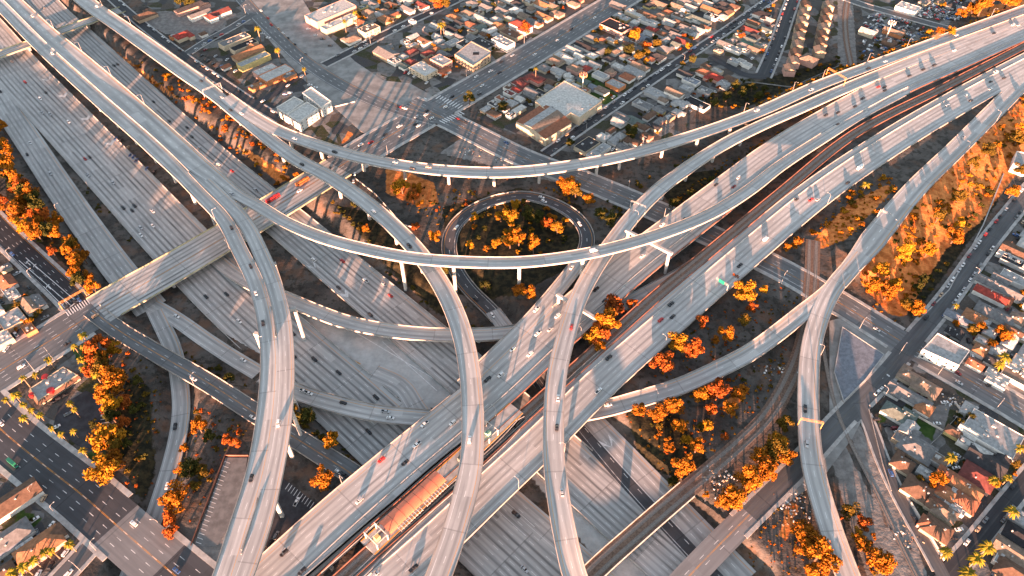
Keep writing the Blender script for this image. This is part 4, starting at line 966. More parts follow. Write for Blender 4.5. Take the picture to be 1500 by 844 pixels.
def wall(pts, h, th, mat, name, label, cat='wall', zoff=0.0):
    mb = MB(); w3 = [G(x, y) for x, y in pts]; dense = []
    for (a, b) in zip(w3[:-1], w3[1:]):
        n = max(1, int(math.hypot(b[0]-a[0], b[1]-a[1])/5)); dense += [(a[0]+(b[0]-a[0])*k/n, a[1]+(b[1]-a[1])*k/n) for k in range(n)]
    dense.append(w3[-1][:2]); vs, f = [], []
    for i, (X, Y) in enumerate(dense):
        q, p = dense[min(i+1, len(dense)-1)], dense[max(i-1, 0)]; dx, dy = q[0]-p[0], q[1]-p[1]; l = math.hypot(dx, dy) or 1; nx_, ny_ = -dy/l*th/2, dx/l*th/2; z = tz(X, Y)+zoff
        vs += [(X+nx_,Y+ny_,z-.4),(X+nx_,Y+ny_,z+h),(X-nx_,Y-ny_,z+h),(X-nx_,Y-ny_,z-.4)]
    for i in range(len(dense)-1):
        for a in range(4): f.append((4*i+a, 4*i+(a+1)%4, 4*i+4+(a+1)%4, 4*i+4+a))
    e = 4*(len(dense)-1); f += [(0,3,2,1),(e,e+1,e+2,e+3)]
    mb.add(vs, f); return tag(mb.build(name, mat), label, cat)
M['whitewall'] = plain('painted white wall', (.62,.55,.5), .85, .2, .2)
wall([(1333,738),(1352,770),(1382,822)],2.2,.25,'whitewall','garden_wall','long pale garden wall along the back street below the bungalows')
wall([(1272,600),(1292,680),(1305,720)],1.2,.2,'conc_lo','garden_wall','low grey wall beside the yard on the back street')
wall([(1398,590),(1414,612)],1.6,.2,'whitewall','garden_wall','short white wall behind the avenue yard')
wall([(1338,608),(1380,632)],1.8,.2,'whitewall','garden_wall','white wall between the lawn and the scrap filled yard')
wall([(1425,640),(1484,678)],1.8,.2,'whitewall','garden_wall','wall along the side of the large grey flat roofed house')
wall([(1318,690),(1370,645),(1412,600)],1.6,.15,'conc_lo','alley_fence','grey fence down the side of the diagonal alley','fence')
wall([(1335,480),(1390,425),(1440,330),(1470,255)],.5,.8,'walk','drain_kerb','pale concrete drainage channel along the foot of the orange slope','drain')
wall([(520,262),(550,285),(590,330),(610,335)],1.2,.25,'walk','retaining_wall','thin pale retaining wall curving beside the near ramp')
wall([(318,383),(345,404),(380,430),(405,444)],1.6,.4,'conc','retaining_wall','white retaining wall at the head of the low curved ramp')
wall([(280,800),(330,668),(364,668)],1.2,.4,'brownwall','retaining_wall','brown wall around the empty car park beside the twin flyovers')
wall([(1060,120),(1110,122),(1160,128),(1240,92)],1.0,.2,'conc_lo','boundary_wall','low boundary wall at the foot of the townhouse terrace')
wall([(1262,92),(1290,80),(1320,66)],1.2,.2,'conc_lo','boundary_wall','low wall along the edge of the scrapyard')
wall([(430,187),(480,160),(520,150)],1.2,.2,'whitewall','boundary_wall','pale wall along the burnt orange lot beside the white apartments')
for k, key, side, lab in ((0,'c2',1,'concrete barrier between the outer and wide trench carriageways'),(1,'c2',-1,'concrete barrier on the inner edge of the wide trench carriageway'),(2,'c3',1,'concrete barrier on the outer edge of the far trench carriageway'),(3,'c3',-1,'concrete barrier on the near edge of the far trench carriageway'),(4,'c1',-1,'concrete barrier on the inner side of the outer carriageway'),(5,'K',1,'concrete barrier along the curved slip road')):
    r = ROADS[key]; mb = MB()
    ribbon(r, side*(float(np.median(r.w))/2+.2), .5, -.1, .95, lambda i: not on_other(key, r.c[i,0]+r.nrm[i,0]*side*r.w[i]/2, r.c[i,1]+r.nrm[i,1]*side*r.w[i]/2, r.c[i,2], ('c1','c2','c3','c4','K','L','E','hov'), -.5), mb)
    if mb.v: tag(mb.build('concrete_barrier', 'conc_lo'), lab, 'barrier')
# centre rail of the wide carriageway
for key, off, lab in (('c2',-4,'median barrier in the wide trench carriageway'),('WB',-8,'thin carpool barrier on the freeway beyond the station roof'),('EB',7.6,'thin carpool barrier on the freeway before the station roof')):
    mb = MB(); ribbon(ROADS[key], off, .5, 0, .8, lambda i: True, mb)
    if key != 'c2': tag(mb.build('concrete_barrier', 'conc'), lab, 'barrier')

mb = MB(); r = ROADS['A1']; e_ = idx('A1', 268, 260); ribbon(r, 12.6/2+.1, .5, -.1, .95, lambda i: i < e_, mb); tag(mb.build('concrete_barrier', 'conc'), 'pale barrier dividing the two side by side flyover decks at upper left', 'barrier')
# ---------------------------------------------------------------- buildings
RC = {'grey':(.17,.17,.175),'pale grey':(.33,.335,.34),'white':(.5,.49,.47),'brown':(.14,.085,.06),'tan':(.22,.165,.13),'terracotta':(.27,.11,.065),'red':(.27,.05,.04),'dark':(.045,.045,.05),'green':(.12,.15,.14),'maroon':(.16,.05,.045),'orange':(.31,.15,.08),'blue grey':(.19,.21,.25),'black':(.025,.025,.03)}
WC = {'white':(.62,.6,.57),'cream':(.48,.40,.30),'pink':(.50,.29,.24),'tan':(.38,.28,.20),'grey':(.33,.33,.33),'yellow':(.5,.40,.18),'green':(.22,.42,.32),'brown':(.22,.13,.09),'orange':(.5,.2,.09),'blue':(.2,.28,.4)}
def roof_mat(n, c):
    m = NT(n+' roof', .9, .15); f = m.noise(.5, 5); f2 = m.noise(3.0, 2)
    k = m.mix(m.step(f, .3, .7), tuple(v*.7 for v in c), tuple(v*1.25 for v in c))
    oi = m.n('ObjectInfo'); k = m.mix(m.ma('MULTIPLY', oi.outputs['Random'], .35), k, tuple(v*.55+.02 for v in c))
    return m.color(m.mix(m.ma('MULTIPLY', m.step(f2, .5, .7), .3), k, tuple(v*.5 for v in c)))
for k_, c_ in RC.items(): M['roof '+k_] = roof_mat(k_, c_)
for k_, c_ in WC.items(): M['wall '+k_] = plain(k_+' wall', c_, .9, .12, .3)
M['pane'] = plain('dark window', (.03,.035,.045), .2, .2, .6, .5)
M['vent'] = plain('roof unit metal', (.36,.36,.36), .6, .2, .6)
M['door'] = plain('painted door', (.12,.07,.05), .6)
A1_, A2_ = rad(46.5), rad(136.5)
FOOT = []     # X, Y, radius
def roof_geo(mb, typ, x0, y0, x1, y1, h, rise, ov=.45, th=.22):
    x0 -= ov; x1 += ov; y0 -= ov; y1 += ov; yc = (y0+y1)/2
    if typ == 'gable': a, b = (x0, yc), (x1, yc)
    else: d = min((y1-y0)/2, (x1-x0)/2-.3); a, b = (x0+d, yc), (x1-d, yc)
    lo = [(x0,y0,h-.1),(x1,y0,h-.1),(x1,y1,h-.1),(x0,y1,h-.1)]; v = [(p[0],p[1],p[2]-th) for p in lo]+lo+[(a[0],a[1],h+rise),(b[0],b[1],h+rise)]
    mb.add(v, [(3,2,1,0),(0,1,5,4),(1,2,6,5),(2,3,7,6),(3,0,4,7),(4,5,9,8),(6,7,8,9),(5,6,9),(7,4,8)])
def house(x, y, L, W, typ='gable', roof='grey', wallc='white', o='b', h=3.1, noun='house', label=None, name='house', wing=None, world=None, zz=None, detail=None, rz=0.0):
    if not world:
        k = .84 if y > 300 else .9; L *= k; W *= k
        if noun == 'house' and y > 300 and wing is None: wing = R.random() < .2
    if world: X, Y = world; z = tz(X, Y)
    else:
        X, Y = P(x, y, h+.6)
        z = tz(X, Y); X, Y = P(x, y, z+h+.6); z = tz(X, Y)
    z = min(tz(X+dx, Y+dy) for dx in (-4,0,4) for dy in (-4,0,4))
    a = (A1_ if o == 'a' else A2_)+rz
    r = empty(name, (X, Y, z), label, noun, a); FOOT.append((X, Y, max(L, W)/2, L/2, W/2, a))
    wb, rb = MB(), MB(); l, w_ = L/2, W/2; rise = min(W*.24, 2.6)
    wing = R.random() < .45 if wing is None else wing
    if typ == 'flat':
        wb.box(-l,-w_,-.6,l,w_,h); t = .45
        for q in ((-l,-w_,l,-w_+.3),(-l,w_-.3,l,w_),(-l,-w_+.302,-l+.3,w_-.302),(l-.3,-w_+.302,l,w_-.302)): wb.box(q[0],q[1],h+.001,q[2],q[3],h+t)
        rb.box(-l+.301,-w_+.301,h-.1,l-.301,w_-.301,h+.12)
    else:
        wb.box(-l,-w_,-.6,l,w_,h-.12)
        if typ == 'gable':
            for s in (-1,1): wb.add([(s*l,-w_,h-.13),(s*l,w_,h-.13),(s*l,0,h+rise-.35)], [(0,1,2) if s > 0 else (2,1,0)])
        roof_geo(rb, typ, -l, -w_, l, w_, h, rise)
        if wing:
            ww = L*.36; ex = W*.32; cx = l-ww/2-(0 if R.random() < .5 else L-ww); s = R.choice((-1,1))
            y0, y1 = (-w_-ex, 0) if s < 0 else (0, w_+ex)
            wb.box(cx-ww/2+.01,y0,-.6,cx+ww/2-.01,y1,h-.3)
            # a gable wing at right angles
            k = MB(); roof_geo(k, typ, y0, -ww/2, y1, ww/2, h-.12, min(ww*.24, 2.4), .4)
            rb.add([(-q[1]+cx, q[0], q[2]) for q in k.v], k.f)
    wb.build('wall', 'wall '+wallc, r); rf = rb.build('roof', 'roof '+roof, r)
    big = (detail if detail is not None else y > 380)
    n_v = R.randint(1, 3) if typ != 'flat' else R.randint(2, 5)
    top = h+.1 if typ == 'flat' else h+.12
    for _ in range(n_v if (big or typ == 'flat') else 0):
        vx, vy = R.uniform(-l*.7, l*.7), R.uniform(-w_*.6, w_*.6); vb = MB(); q = R.uniform(.3,.5) if typ != 'flat' else R.uniform(.5,1.3)
        zt = top+(0 if typ == 'flat' else rise*(1-abs(vy)/w_)-.3)
        vb.box(vx-q,vy-q*.8,zt-.1,vx+q,vy+q*.8,zt+(.9 if typ != 'flat' else R.uniform(.6,1.2))); vb.build('roof_vent', 'vent', rf)
    if big and typ != 'shed':
        for sx, sy, ln in ((0,-1,L),(0,1,L),(-1,0,W),(1,0,W)):
            n = max(1, int(ln/4.5))
            for i in range(n):
                p = -ln/2+ln*(i+.5)/n; hw = .65; b2 = MB(); zc = h*.52 if h < 4.5 else h*.3
                for zc in ([zc] if h < 4.5 else [h*.28, h*.72]):
                    if sx == 0: b2.box(p-hw, sy*w_-.05, zc-.55, p+hw, sy*w_+.05, zc+.55)
                    else: b2.box(sx*l-.05, p-hw, zc-.55, sx*l+.05, p+hw, zc+.55)
                b2.build('window' if not (i == 0 and sy == -1) else 'door', 'pane' if not (i == 0 and sy == -1) else 'door', r)
    return r
HL = []       # for numbering: object, x, roof, type, wall, noun, block
def H_(blk, spec):
    for s in spec.strip().split(';'):
        s = s.strip()
        if not s: continue
        q = s.split(','); x, y, L, W = map(float, q[:4]); typ = {'g':'gable','h':'hip','f':'flat'}[q[4]]; roof, wl, o = q[5], q[6], q[7]
        h = float(q[8]) if len(q) > 8 else 3.1
        HL.append((house(x, y, L, W, typ, roof, wl, o, h), x, roof, typ, wl, 'house', blk))
H_('on the wedge below the wide avenue', '565,76,24,17,g,grey,tan,b,4;621,58,14,8,g,brown,white,b,5.5;603,74,13,9,h,maroon,pink,a;626,76,13,9,h,maroon,cream,a;665,24,18,10,h,orange,white,b;687,34,14,10,h,terracotta,white,b;660,41,18,11,g,black,white,b;686,18,18,10,h,tan,white,b;686,66,26,13,f,dark,white,b,4;708,62,26,13,f,dark,grey,b,4.5;749,48,24,13,f,brown,tan,b,4;729,35,14,11,h,orange,cream,b,3.6;768,22,15,9,g,tan,cream,b;794,5,18,11,g,orange,white,b,3.6;797,22,22,8,g,orange,grey,b;816,18,15,11,h,tan,pink,b;780,31,14,10,g,grey,white,b;640,52,10,8,g,pale grey,white,b;711,9,13,10,g,grey,white,b;735,14,14,9,g,grey,white,b;758,4,14,9,h,dark,grey,b;840,4,14,9,h,tan,pink,b;703,25,16,9,g,pale grey,cream,b;787,34,9,7,g,terracotta,cream,b')
H_('in the corner above the residential street', '541,17,17,11,h,tan,cream,b;564,26,16,12,h,orange,tan,b;572,5,14,10,h,brown,tan,b;597,12,18,9,g,grey,white,b;515,56,17,12,h,tan,white,a;604,30,8,5,f,white,white,b;618,6,15,10,g,maroon,white,b')
H_('between the boulevard and warehouse street', '784,113,20,12,h,maroon,pink,b,4;762,121,15,11,h,maroon,tan,b;797,98,13,11,h,grey,cream,b;813,88,17,10,h,tan,cream,b;823,80,16,11,f,white,tan,b;840,72,18,10,g,pale grey,grey,b;842,98,15,10,h,tan,pink,b,4.5;818,103,15,9,g,pale grey,white,b;833,110,9,6,g,white,white,b;779,134,16,10,g,grey,grey,b;793,137,18,11,f,dark,cream,b;806,128,10,8,g,grey,white,b;866,54,16,10,h,grey,cream,b;858,67,26,9,g,black,white,b;834,86,14,10,g,white,white,b;854,91,12,9,h,white,tan,b;880,109,16,10,f,pale grey,white,b;902,122,18,12,f,pale grey,orange,b,3.4;919,111,14,11,h,terracotta,white,b,3.4;938,96,20,10,g,tan,white,b;928,103,24,12,f,pale grey,grey,b;906,96,14,8,f,white,grey,b;895,104,10,8,h,tan,pink,b;892,85,12,9,h,dark,white,b;964,81,15,11,h,dark,white,b,3.6;973,70,15,12,h,grey,tan,b;940,54,15,12,h,blue grey,white,b;947,20,24,9,g,brown,tan,b;930,18,22,11,f,white,cream,b;950,30,24,10,f,pale grey,white,b;958,34,7,5,h,white,white,b;981,31,14,10,g,pale grey,white,b;1007,41,19,11,g,grey,white,b;995,22,16,10,f,brown,grey,b;1016,25,16,9,f,pale grey,white,b;882,57,8,7,h,terracotta,tan,b;896,58,14,6,f,pale grey,cream,b;952,70,12,8,f,pale grey,white,b;936,79,14,6,g,white,blue,b;953,85,10,8,h,terracotta,white,b;1042,13,24,10,g,orange,cream,b;1023,27,30,10,g,green,white,b;1043,22,16,9,f,dark,white,b;1012,9,14,9,g,pale grey,white,b;1004,15,10,8,g,white,white,b;992,8,16,9,g,tan,cream,b;1000,34,20,9,g,brown,tan,b;1022,42,14,10,g,pale grey,white,b;984,43,18,10,g,dark,grey,b;1060,5,16,11,h,dark,pink,b;1074,8,14,10,h,brown,pink,b;965,4,20,10,g,tan,cream,b;905,6,18,10,g,grey,pink,b;1036,3,14,9,g,pale grey,white,b;990,50,14,9,g,grey,white,b;913,56,16,9,f,grey,grey,b;970,48,12,9,h,brown,white,b')
H_('below the warehouse street', '912,170,17,10,g,grey,white,b;907,177,13,10,g,pale grey,white,b;931,177,17,11,g,green,white,b;941,184,12,9,g,brown,white,b;860,211,22,14,f,dark,cream,a,3.4;877,220,26,9,f,pale grey,white,a,3.4;962,136,22,13,f,pale grey,grey,b,3.2;988,134,18,10,g,tan,white,b,6;1004,107,16,9,g,dark,white,b,3.6;996,150,14,10,h,pale grey,white,b;1006,128,13,9,f,pale grey,grey,b;1013,117,17,10,f,blue grey,white,b;1031,104,14,11,h,terracotta,white,b,3.6;1047,111,16,11,h,red,pink,b,3.6;1033,131,14,9,f,grey,grey,b;1061,122,13,10,f,pale grey,grey,b;1070,114,13,9,h,brown,white,b;1020,150,26,12,f,black,white,b,3;948,198,10,8,g,brown,pink,b;942,152,20,10,f,grey,grey,b;972,145,9,7,g,tan,white,b;1003,138,12,8,h,grey,tan,b')
H_('in the townhouse street bend', '1117,19,18,13,h,black,white,b,4;1104,32,15,9,g,brown,cream,b;1099,43,19,9,g,maroon,white,b,3.8;1084,51,12,10,f,tan,cream,b;1098,58,14,9,g,green,green,b;1062,63,15,9,g,grey,cream,b;1075,70,20,9,f,pale grey,white,b;1076,88,12,9,f,pale grey,grey,b;1086,88,9,7,f,pale grey,white,b;1095,93,9,7,f,white,white,b;1092,73,9,7,f,tan,grey,b;1053,73,9,7,f,brown,tan,b')
for i, (x, y) in enumerate([(1181,5),(1178,18),(1176,29),(1173,40),(1171,52),(1169,64),(1166,76),(1163,88),(1157,99)]): HL.append((house(x, y, 12, 11, 'gable', 'tan' if i % 3 else 'brown', 'pink' if i > 5 else 'tan', 'a', 6, rz=rad(38), wing=False, label=None), x, 'tan' if i % 3 else 'brown', 'gable', 'tan', 'townhouse', 'in the terrace nearest the wide street'))
for i, (x, y) in enumerate([(1214,6),(1212,17),(1209,28),(1207,39),(1205,50),(1203,61),(1201,72)]): HL.append((house(x, y, 12, 11, 'gable', 'brown' if i % 3 else 'tan', 'tan', 'a', 6, rz=rad(38), wing=False), x, 'brown' if i % 3 else 'tan', 'gable', 'tan', 'townhouse', 'in the terrace beside the gravel strip'))
HL.append((house(1186, 85, 16, 12, 'hip', 'tan', 'pink', 'b', 6), 1186, 'tan', 'hip', 'pink', 'townhouse', 'at the near end of the two terraces'))
H_('around the scrapyard', '1272,45,17,11,g,pale grey,cream,b,4;1310,45,22,9,g,tan,orange,b,4;1331,9,24,17,f,white,white,b,5;1304,60,15,9,f,brown,brown,b;1372,50,16,8,h,orange,tan,a')
H_('along the level crossing street', '1491,370,26,11,g,brown,tan,b;1480,375,20,6,f,white,white,b;1490,384,24,9,f,dark,grey,b;1453,430,25,9,g,red,white,b,3.8;1473,439,10,9,h,terracotta,tan,b;1466,420,36,10,g,grey,white,b;1488,407,22,11,f,pale grey,white,b;1409,466,24,8,g,blue grey,white,b;1428,464,16,13,h,orange,tan,b,3.6;1442,471,9,9,f,pale grey,grey,b;1458,459,28,12,h,grey,white,b;1491,466,11,11,h,tan,white,b;1396,484,9,7,g,dark,grey,b,2.4;1404,489,9,7,g,dark,grey,a,2.4;1430,532,11,8,g,terracotta,white,b;1480,533,14,7,f,white,white,b;1497,530,12,12,f,white,tan,b;1468,407,14,8,g,grey,white,b')
H_('between the avenue and the diagonal alley', '1334,551,16,11,h,tan,cream,b;1357,566,18,13,h,tan,cream,b;1333,578,30,10,g,grey,white,b;1355,596,11,11,h,orange,white,b;1313,603,17,11,h,green,white,b,3.4;1332,607,10,9,g,green,white,b;1332,627,12,10,g,pale grey,grey,a;1344,655,22,17,h,grey,tan,b;1325,644,14,8,f,grey,tan,b;1323,678,13,11,h,brown,cream,b')
H_('behind the alley beside the avenue', '1455,634,34,24,f,pale grey,white,b,4;1437,632,18,12,f,pale grey,white,b,3.6;1419,631,12,10,g,white,white,b;1437,664,12,12,h,white,cream,b;1446,674,24,14,g,dark,grey,b;1374,671,14,9,f,tan,grey,b;1418,649,12,6,f,white,white,b;1434,697,20,15,h,maroon,pink,b,3.6;1357,692,11,7,f,pale grey,grey,b;1463,549,16,6,f,white,white,b;1460,559,14,6,f,white,white,b;1492,549,20,14,f,tan,white,b')
H_('in the bungalow row', '1346,715,17,15,h,brown,cream,b,3.4;1400,701,22,9,g,terracotta,cream,b,3.6;1418,713,18,9,g,orange,cream,b,3.6;1389,722,13,10,h,orange,white,b;1403,728,10,11,f,pale grey,white,b;1414,733,15,13,h,terracotta,cream,b;1373,739,11,10,g,brown,cream,b,3.5;1385,749,14,10,h,tan,cream,b,3.5;1399,743,13,4,f,white,white,b,2.8;1360,766,9,9,h,terracotta,pink,b,3.6;1374,774,16,13,h,brown,tan,b,3.6')
H_('across the street from the bungalows', '1496,785,18,12,h,black,white,b,3.4;1488,812,24,14,g,tan,cream,b;1475,822,12,9,f,pale grey,white,b;1494,756,12,10,f,pale grey,grey,b;1490,840,22,14,h,brown,tan,b')
H_('left of the black arrow street', '9,412,15,11,g,terracotta,white,b,3.6;14,426,14,9,f,pale grey,white,b;42,446,18,10,g,tan,white,b,4;53,441,16,9,g,grey,white,b,3.6;16,466,18,17,f,pale grey,tan,b,4;41,480,12,8,f,orange,orange,b,3;22,432,8,6,f,white,grey,b;2,494,14,12,f,white,cream,b,4')
H_('at lower left by the broad black street', '12,735,36,14,g,brown,white,a,4.5;56,800,26,15,h,orange,pink,a,3.8;74,784,14,11,h,brown,white,a,3.6;16,784,22,13,h,grey,white,a,3.6;6,800,16,8,g,blue grey,white,a;36,797,10,4,f,white,white,a,2.6;2,840,14,10,h,brown,tan,a')
H_('among the workshops at upper left', '212,21,24,15,h,brown,tan,a,4;267,50,18,13,h,red,cream,a,4.2;292,19,26,9,g,grey,white,a,4.4;318,18,30,11,g,maroon,white,a,4.6;297,48,8,7,h,brown,white,a;280,8,40,10,g,dark,pink,a,4.4;343,57,34,12,f,grey,cream,a,5;357,65,30,11,f,black,cream,a,4.6;363,76,34,13,g,orange,tan,a,4.4;371,86,36,10,f,pale grey,yellow,a,5.4;388,101,24,11,f,white,pink,a,5;404,106,34,16,f,white,orange,a,5;423,109,14,8,f,grey,orange,a,4;376,124,16,8,f,orange,orange,a,3;330,96,9,7,g,terracotta,white,a;253,52,7,6,f,tan,orange,a')
def special(o, label, cat='building'): o['label'] = label; o['category'] = cat
special(house(484,15,56,24,'flat','white','pink','a',8,name='apartment_building'), 'long white flat roofed building with a pink lit end wall')
special(house(496,31,44,11,'flat','white','cream','a',6,name='apartment_building'), 'low cream wing in front of the long white flat roofed building')
special(house(540,40,21,14,'flat','tan','cream','a',7,name='apartment_building',detail=True), 'cream two storey flat roofed building on the corner of the residential street')
special(house(620,100,26,18,'flat','white','cream','b',5,name='shop',detail=True), 'white flat roofed corner shop with roof units beside the parked cars', 'shop')
special(house(646,87,20,14,'flat','pale grey','pink','b',6.5,name='apartment_building',detail=True), 'pink walled two storey building next to the flat roofed corner shop')
special(house(737,59,24,13,'flat','pale grey','white','b',6.5,name='apartment_building',detail=True), 'white two storey building facing the boulevard beside the brown flat roof')
special(house(763,35,25,13,'hip','red','white','b',6.5,name='house'), 'red roofed white two storey house above the wide boulevard', 'house')
special(house(902,37,32,19,'flat','black','pink','b',5.5,name='shop',detail=True), 'pink walled building with a black flat roof beside the boulevard', 'shop')
# courtyard block
def poly_building(pts, h, label, walls, roof, name='warehouse', par=.6, cat='warehouse', courtyard=None):
    w2 = [P(x, y, h) for x, y in pts]; cx, cy = sum(p[0] for p in w2)/len(w2), sum(p[1] for p in w2)/len(w2); z = tz(cx, cy)
    r = empty(name, (cx, cy, z), label, cat); q = [(a-cx, b-cy) for a, b in w2]
    if sum(q[i][0]*q[(i+1)%len(q)][1]-q[(i+1)%len(q)][0]*q[i][1] for i in range(len(q))) < 0: q.reverse()
    FOOT.append((cx, cy, max(math.hypot(*p) for p in q), 0, 0, 0))
    mb = MB(); n = len(q); ins_ = []
    for i in range(n):
        (x0,y0),(x1,y1),(x2,y2) = q[i-1], q[i], q[(i+1)%n]
        d1 = Vector((x1-x0,y1-y0)).normalized(); d2 = Vector((x2-x1,y2-y1)).normalized(); n1 = Vector((-d1.y,d1.x)); n2 = Vector((-d2.y,d2.x)); b = n1+n2; b *= .45/max(.3, b.dot(n1)); ins_.append((x1+b.x, y1+b.y))
    H2 = h+par
    vs = [(x,y,-.6) for x,y in q]+[(x,y,H2) for x,y in q]+[(x,y,H2) for x,y in ins_]+[(x,y,h-.2) for x,y in ins_]
    mb.add(vs, [(a+i, a+(i+1)%n, a+n+(i+1)%n, a+n+i) for a in (0,n,2*n) for i in range(n)]); mb.build('wall', 'wall '+walls, r)
    rb = MB(); rb.prism([(x*.999,y*.999) for x,y in ins_], h-.6, h); rf = rb.build('roof', 'roof '+roof, r)
    return r, rf, q
r_, rf_, q_ = poly_building([(784,148),(827,119),(882,148),(849,173),(836,166),(818,180)], 8, 'large pale grey flat roofed warehouse beside the antenna mast', 'cream', 'white')
for x, y, s in ((0,4,1.2),(12,-4,1.0),(-8,8,.9),(20,2,.8),(-14,-2,.8)):
    b2 = MB(); b2.box(x-s,y-s,7.8,x+s,y+s,8.9); b2.build('roof_vent','vent',rf_)
r_, rf_, q_ = poly_building([(666,80),(690,61),(719,76),(718,80),(693,97)], 7.5, 'beige flat roofed apartment block around a small dark courtyard', 'tan', 'pale grey', 'apartment_building', .5, 'building')
b2 = MB(); b2.box(-3,-2.5,7.4,3,2.5,7.6); b2.build('courtyard','roof black',r_)  # black slab on the roof, painted shade in place of a real courtyard well
def windows_on(r, q, rows, n, hw=.7, hh=.8, edges=None):
    for i in range(len(q)):
        if edges is not None and i not in edges: continue
        (x0,y0),(x1,y1) = q[i], q[(i+1)%len(q)]; d = Vector((x1-x0,y1-y0)); L = d.length; d /= L; k = max(1, int(L/n))
        for z in rows:
            for j in range(k):
                c_ = Vector((x0,y0))+d*(L*(j+.5)/k); mb = MB(); Mx = Matrix.Translation((c_.x,c_.y,z)) @ rot2((d.x,d.y)); mb.box(-hw,-.08,-hh,hw,.08,hh,0,Mx); mb.build('window','pane',r)
windows_on(r_, q_, (2.0,5.2), 4.5)
# barn-like warehouse with four roof strips
def sawtooth():
    A_, B_, C_, D_ = [Vector((*P(x, y, 8.5), 0)) for x, y in ((756,176),(795,150),(838,177),(799,202))]
    cen = (A_+B_+C_+D_)/4; z = tz(cen.x, cen.y); r = empty('warehouse', (cen.x, cen.y, z), 'warehouse with striped brown and grey low gabled roof on the avenue corner', 'warehouse'); FOOT.append((cen.x, cen.y, 30, 0, 0, 0))
    A_, B_, C_, D_ = [p-cen for p in (A_, B_, C_, D_)]
    prof = [(0,7.2),(.25,8.6),(.5,10.2),(.75,8.8),(1,7.2)]      # along A->D and B->C
    wb = MB(); f0 = [A_+(D_-A_)*t for t, _ in prof]; f1 = [B_+(C_-B_)*t for t, _ in prof]; n = len(prof)
    vs = [(p.x,p.y,-.6) for p in f0]+[(p.x,p.y,hh-.2) for p, (t, hh) in zip(f0, prof)]+[(p.x,p.y,-.6) for p in f1]+[(p.x,p.y,hh-.2) for p, (t, hh) in zip(f1, prof)]
    fs_ = [(i,i+1,n+i+1,n+i) for i in range(n-1)]+[(2*n+i+1,2*n+i,3*n+i,3*n+i+1) for i in range(n-1)]+[(2*n,0,n,3*n),(n-1,3*n-1,4*n-1,2*n-1)]
    wb.add(vs, fs_); wb.build('wall','wall cream',r)
    for i, m in enumerate(('terracotta','pale grey','tan','terracotta')):
        rb = MB(); p = [f0[i],f0[i+1],f1[i+1],f1[i]]; hs = [prof[i][1],prof[i+1][1],prof[i+1][1],prof[i][1]]; lift = .02*i
        rb.add([(q.x,q.y,h_-.15+lift) for q, h_ in zip(p,hs)]+[(q.x,q.y,h_+.15+lift) for q, h_ in zip(p,hs)], [(3,2,1,0),(4,5,6,7),(0,1,5,4),(1,2,6,5),(2,3,7,6),(3,0,4,7)])
        rb.build('roof','roof '+m,r)
    for e0, e1, k in ((A_,D_,7),(D_,C_,6)):
        for j in range(k):
            c_ = e0+(e1-e0)*((j+.5)/k); d = (e1-e0).normalized(); mb = MB(); mb.box(-1.2,-.1,-.4,1.2,.1,2.8,0,Matrix.Translation((c_.x,c_.y,.6)) @ rot2((d.x,d.y))); mb.build('shutter','wall tan',r)
sawtooth()
# white apartment trio
APT = [((405,158),(431,142),(445,149),(420,168)), ((421,168),(450,150),(466,160),(438,180)), ((443,137),(456,128),(485,149),(471,158))]
for pts, lab in zip(APT, ('white walk-up apartment block on the outer side of its group of three','white walk-up apartment block nearest the burnt orange lot','white walk-up apartment block beside the wide worn avenue')):
    r_, rf_, q_ = poly_building(pts, 9.5, lab, 'white', 'white', 'apartment_building', .8, 'apartments'); windows_on(r_, q_, (2.0,4.8,7.6), 5, .6, .55)
r_, rf_, q_ = poly_building([(1351,512),(1373,488),(1421,514),(1405,536)], 7.5, 'long white two storey building with rows of small windows on the avenue', 'white', 'pale grey', 'shop', .7, 'building'); windows_on(r_, q_, (2.2,5.4), 4.2, .6, .75)
r_, rf_, q_ = poly_building([(1484,240),(1489,222),(1510,226),(1506,248)], 8, 'white building at the right edge above the long parked cars', 'white', 'pale grey', 'shop', .6, 'building')
r_, rf_, q_ = poly_building([(1222,545),(1234,478),(1296,519),(1268,556),(1236,588)], 1.4, 'low blue grey flat lot slab beside the forked flyover', 'grey', 'blue grey', 'flat_lot', .3, 'lot')
# restaurant
def restaurant():
    r, rf, q = poly_building([(44,570),(93,538),(114,550),(56,588)], 4.6, 'fast food restaurant with red roof sign among palms', 'cream', 'pale grey', 'restaurant', .7, 'restaurant')
    n = len(q)
    for i in range(n):
        (x0,y0),(x1,y1) = q[i], q[(i+1)%n]; d = Vector((x1-x0,y1-y0)); L = d.length; d /= L; c_ = ((x0+x1)/2,(y0+y1)/2)
        Mx = Matrix.Translation((c_[0],c_[1],0)) @ rot2((d.x,d.y)); mb = MB()
        mb.add([Mx @ Vector(p) for p in ((-L/2-.6,-1.5,2.9),(L/2+.6,-1.5,2.9),(L/2,-.02,4.7),(-L/2,-.02,4.7),(-L/2-.6,-1.5,2.75),(L/2+.6,-1.5,2.75))], [(0,1,2,3),(4,5,1,0),(3,2,5,4)]); mb.build('mansard','roof brown',r)
        mb = MB(); mb.box(-L*.42,-.08,.6,L*.42,.08,2.5,0,Mx); mb.build('window_band','pane',r)
    for x, y, s in ((74,572,2.6),(66,552,2.2),(46,578,1.6)):
        X, Y = P(x, y, 5); mb = MB(); mb.tube((X-r.location.x,Y-r.location.y,3.4),(X-r.location.x,Y-r.location.y,5.6),s,s*.9,8); mb.build('sign_drum','car red',r)
    for x, y in ((82,551),(70,560),(94,545),(88,556)):
        X, Y = P(x, y, 5); mb = MB(); X -= r.location.x; Y -= r.location.y; mb.box(X-.9,Y-.8,4.5,X+.9,Y+.8,5.6); mb.build('roof_vent','vent',rf)
restaurant()
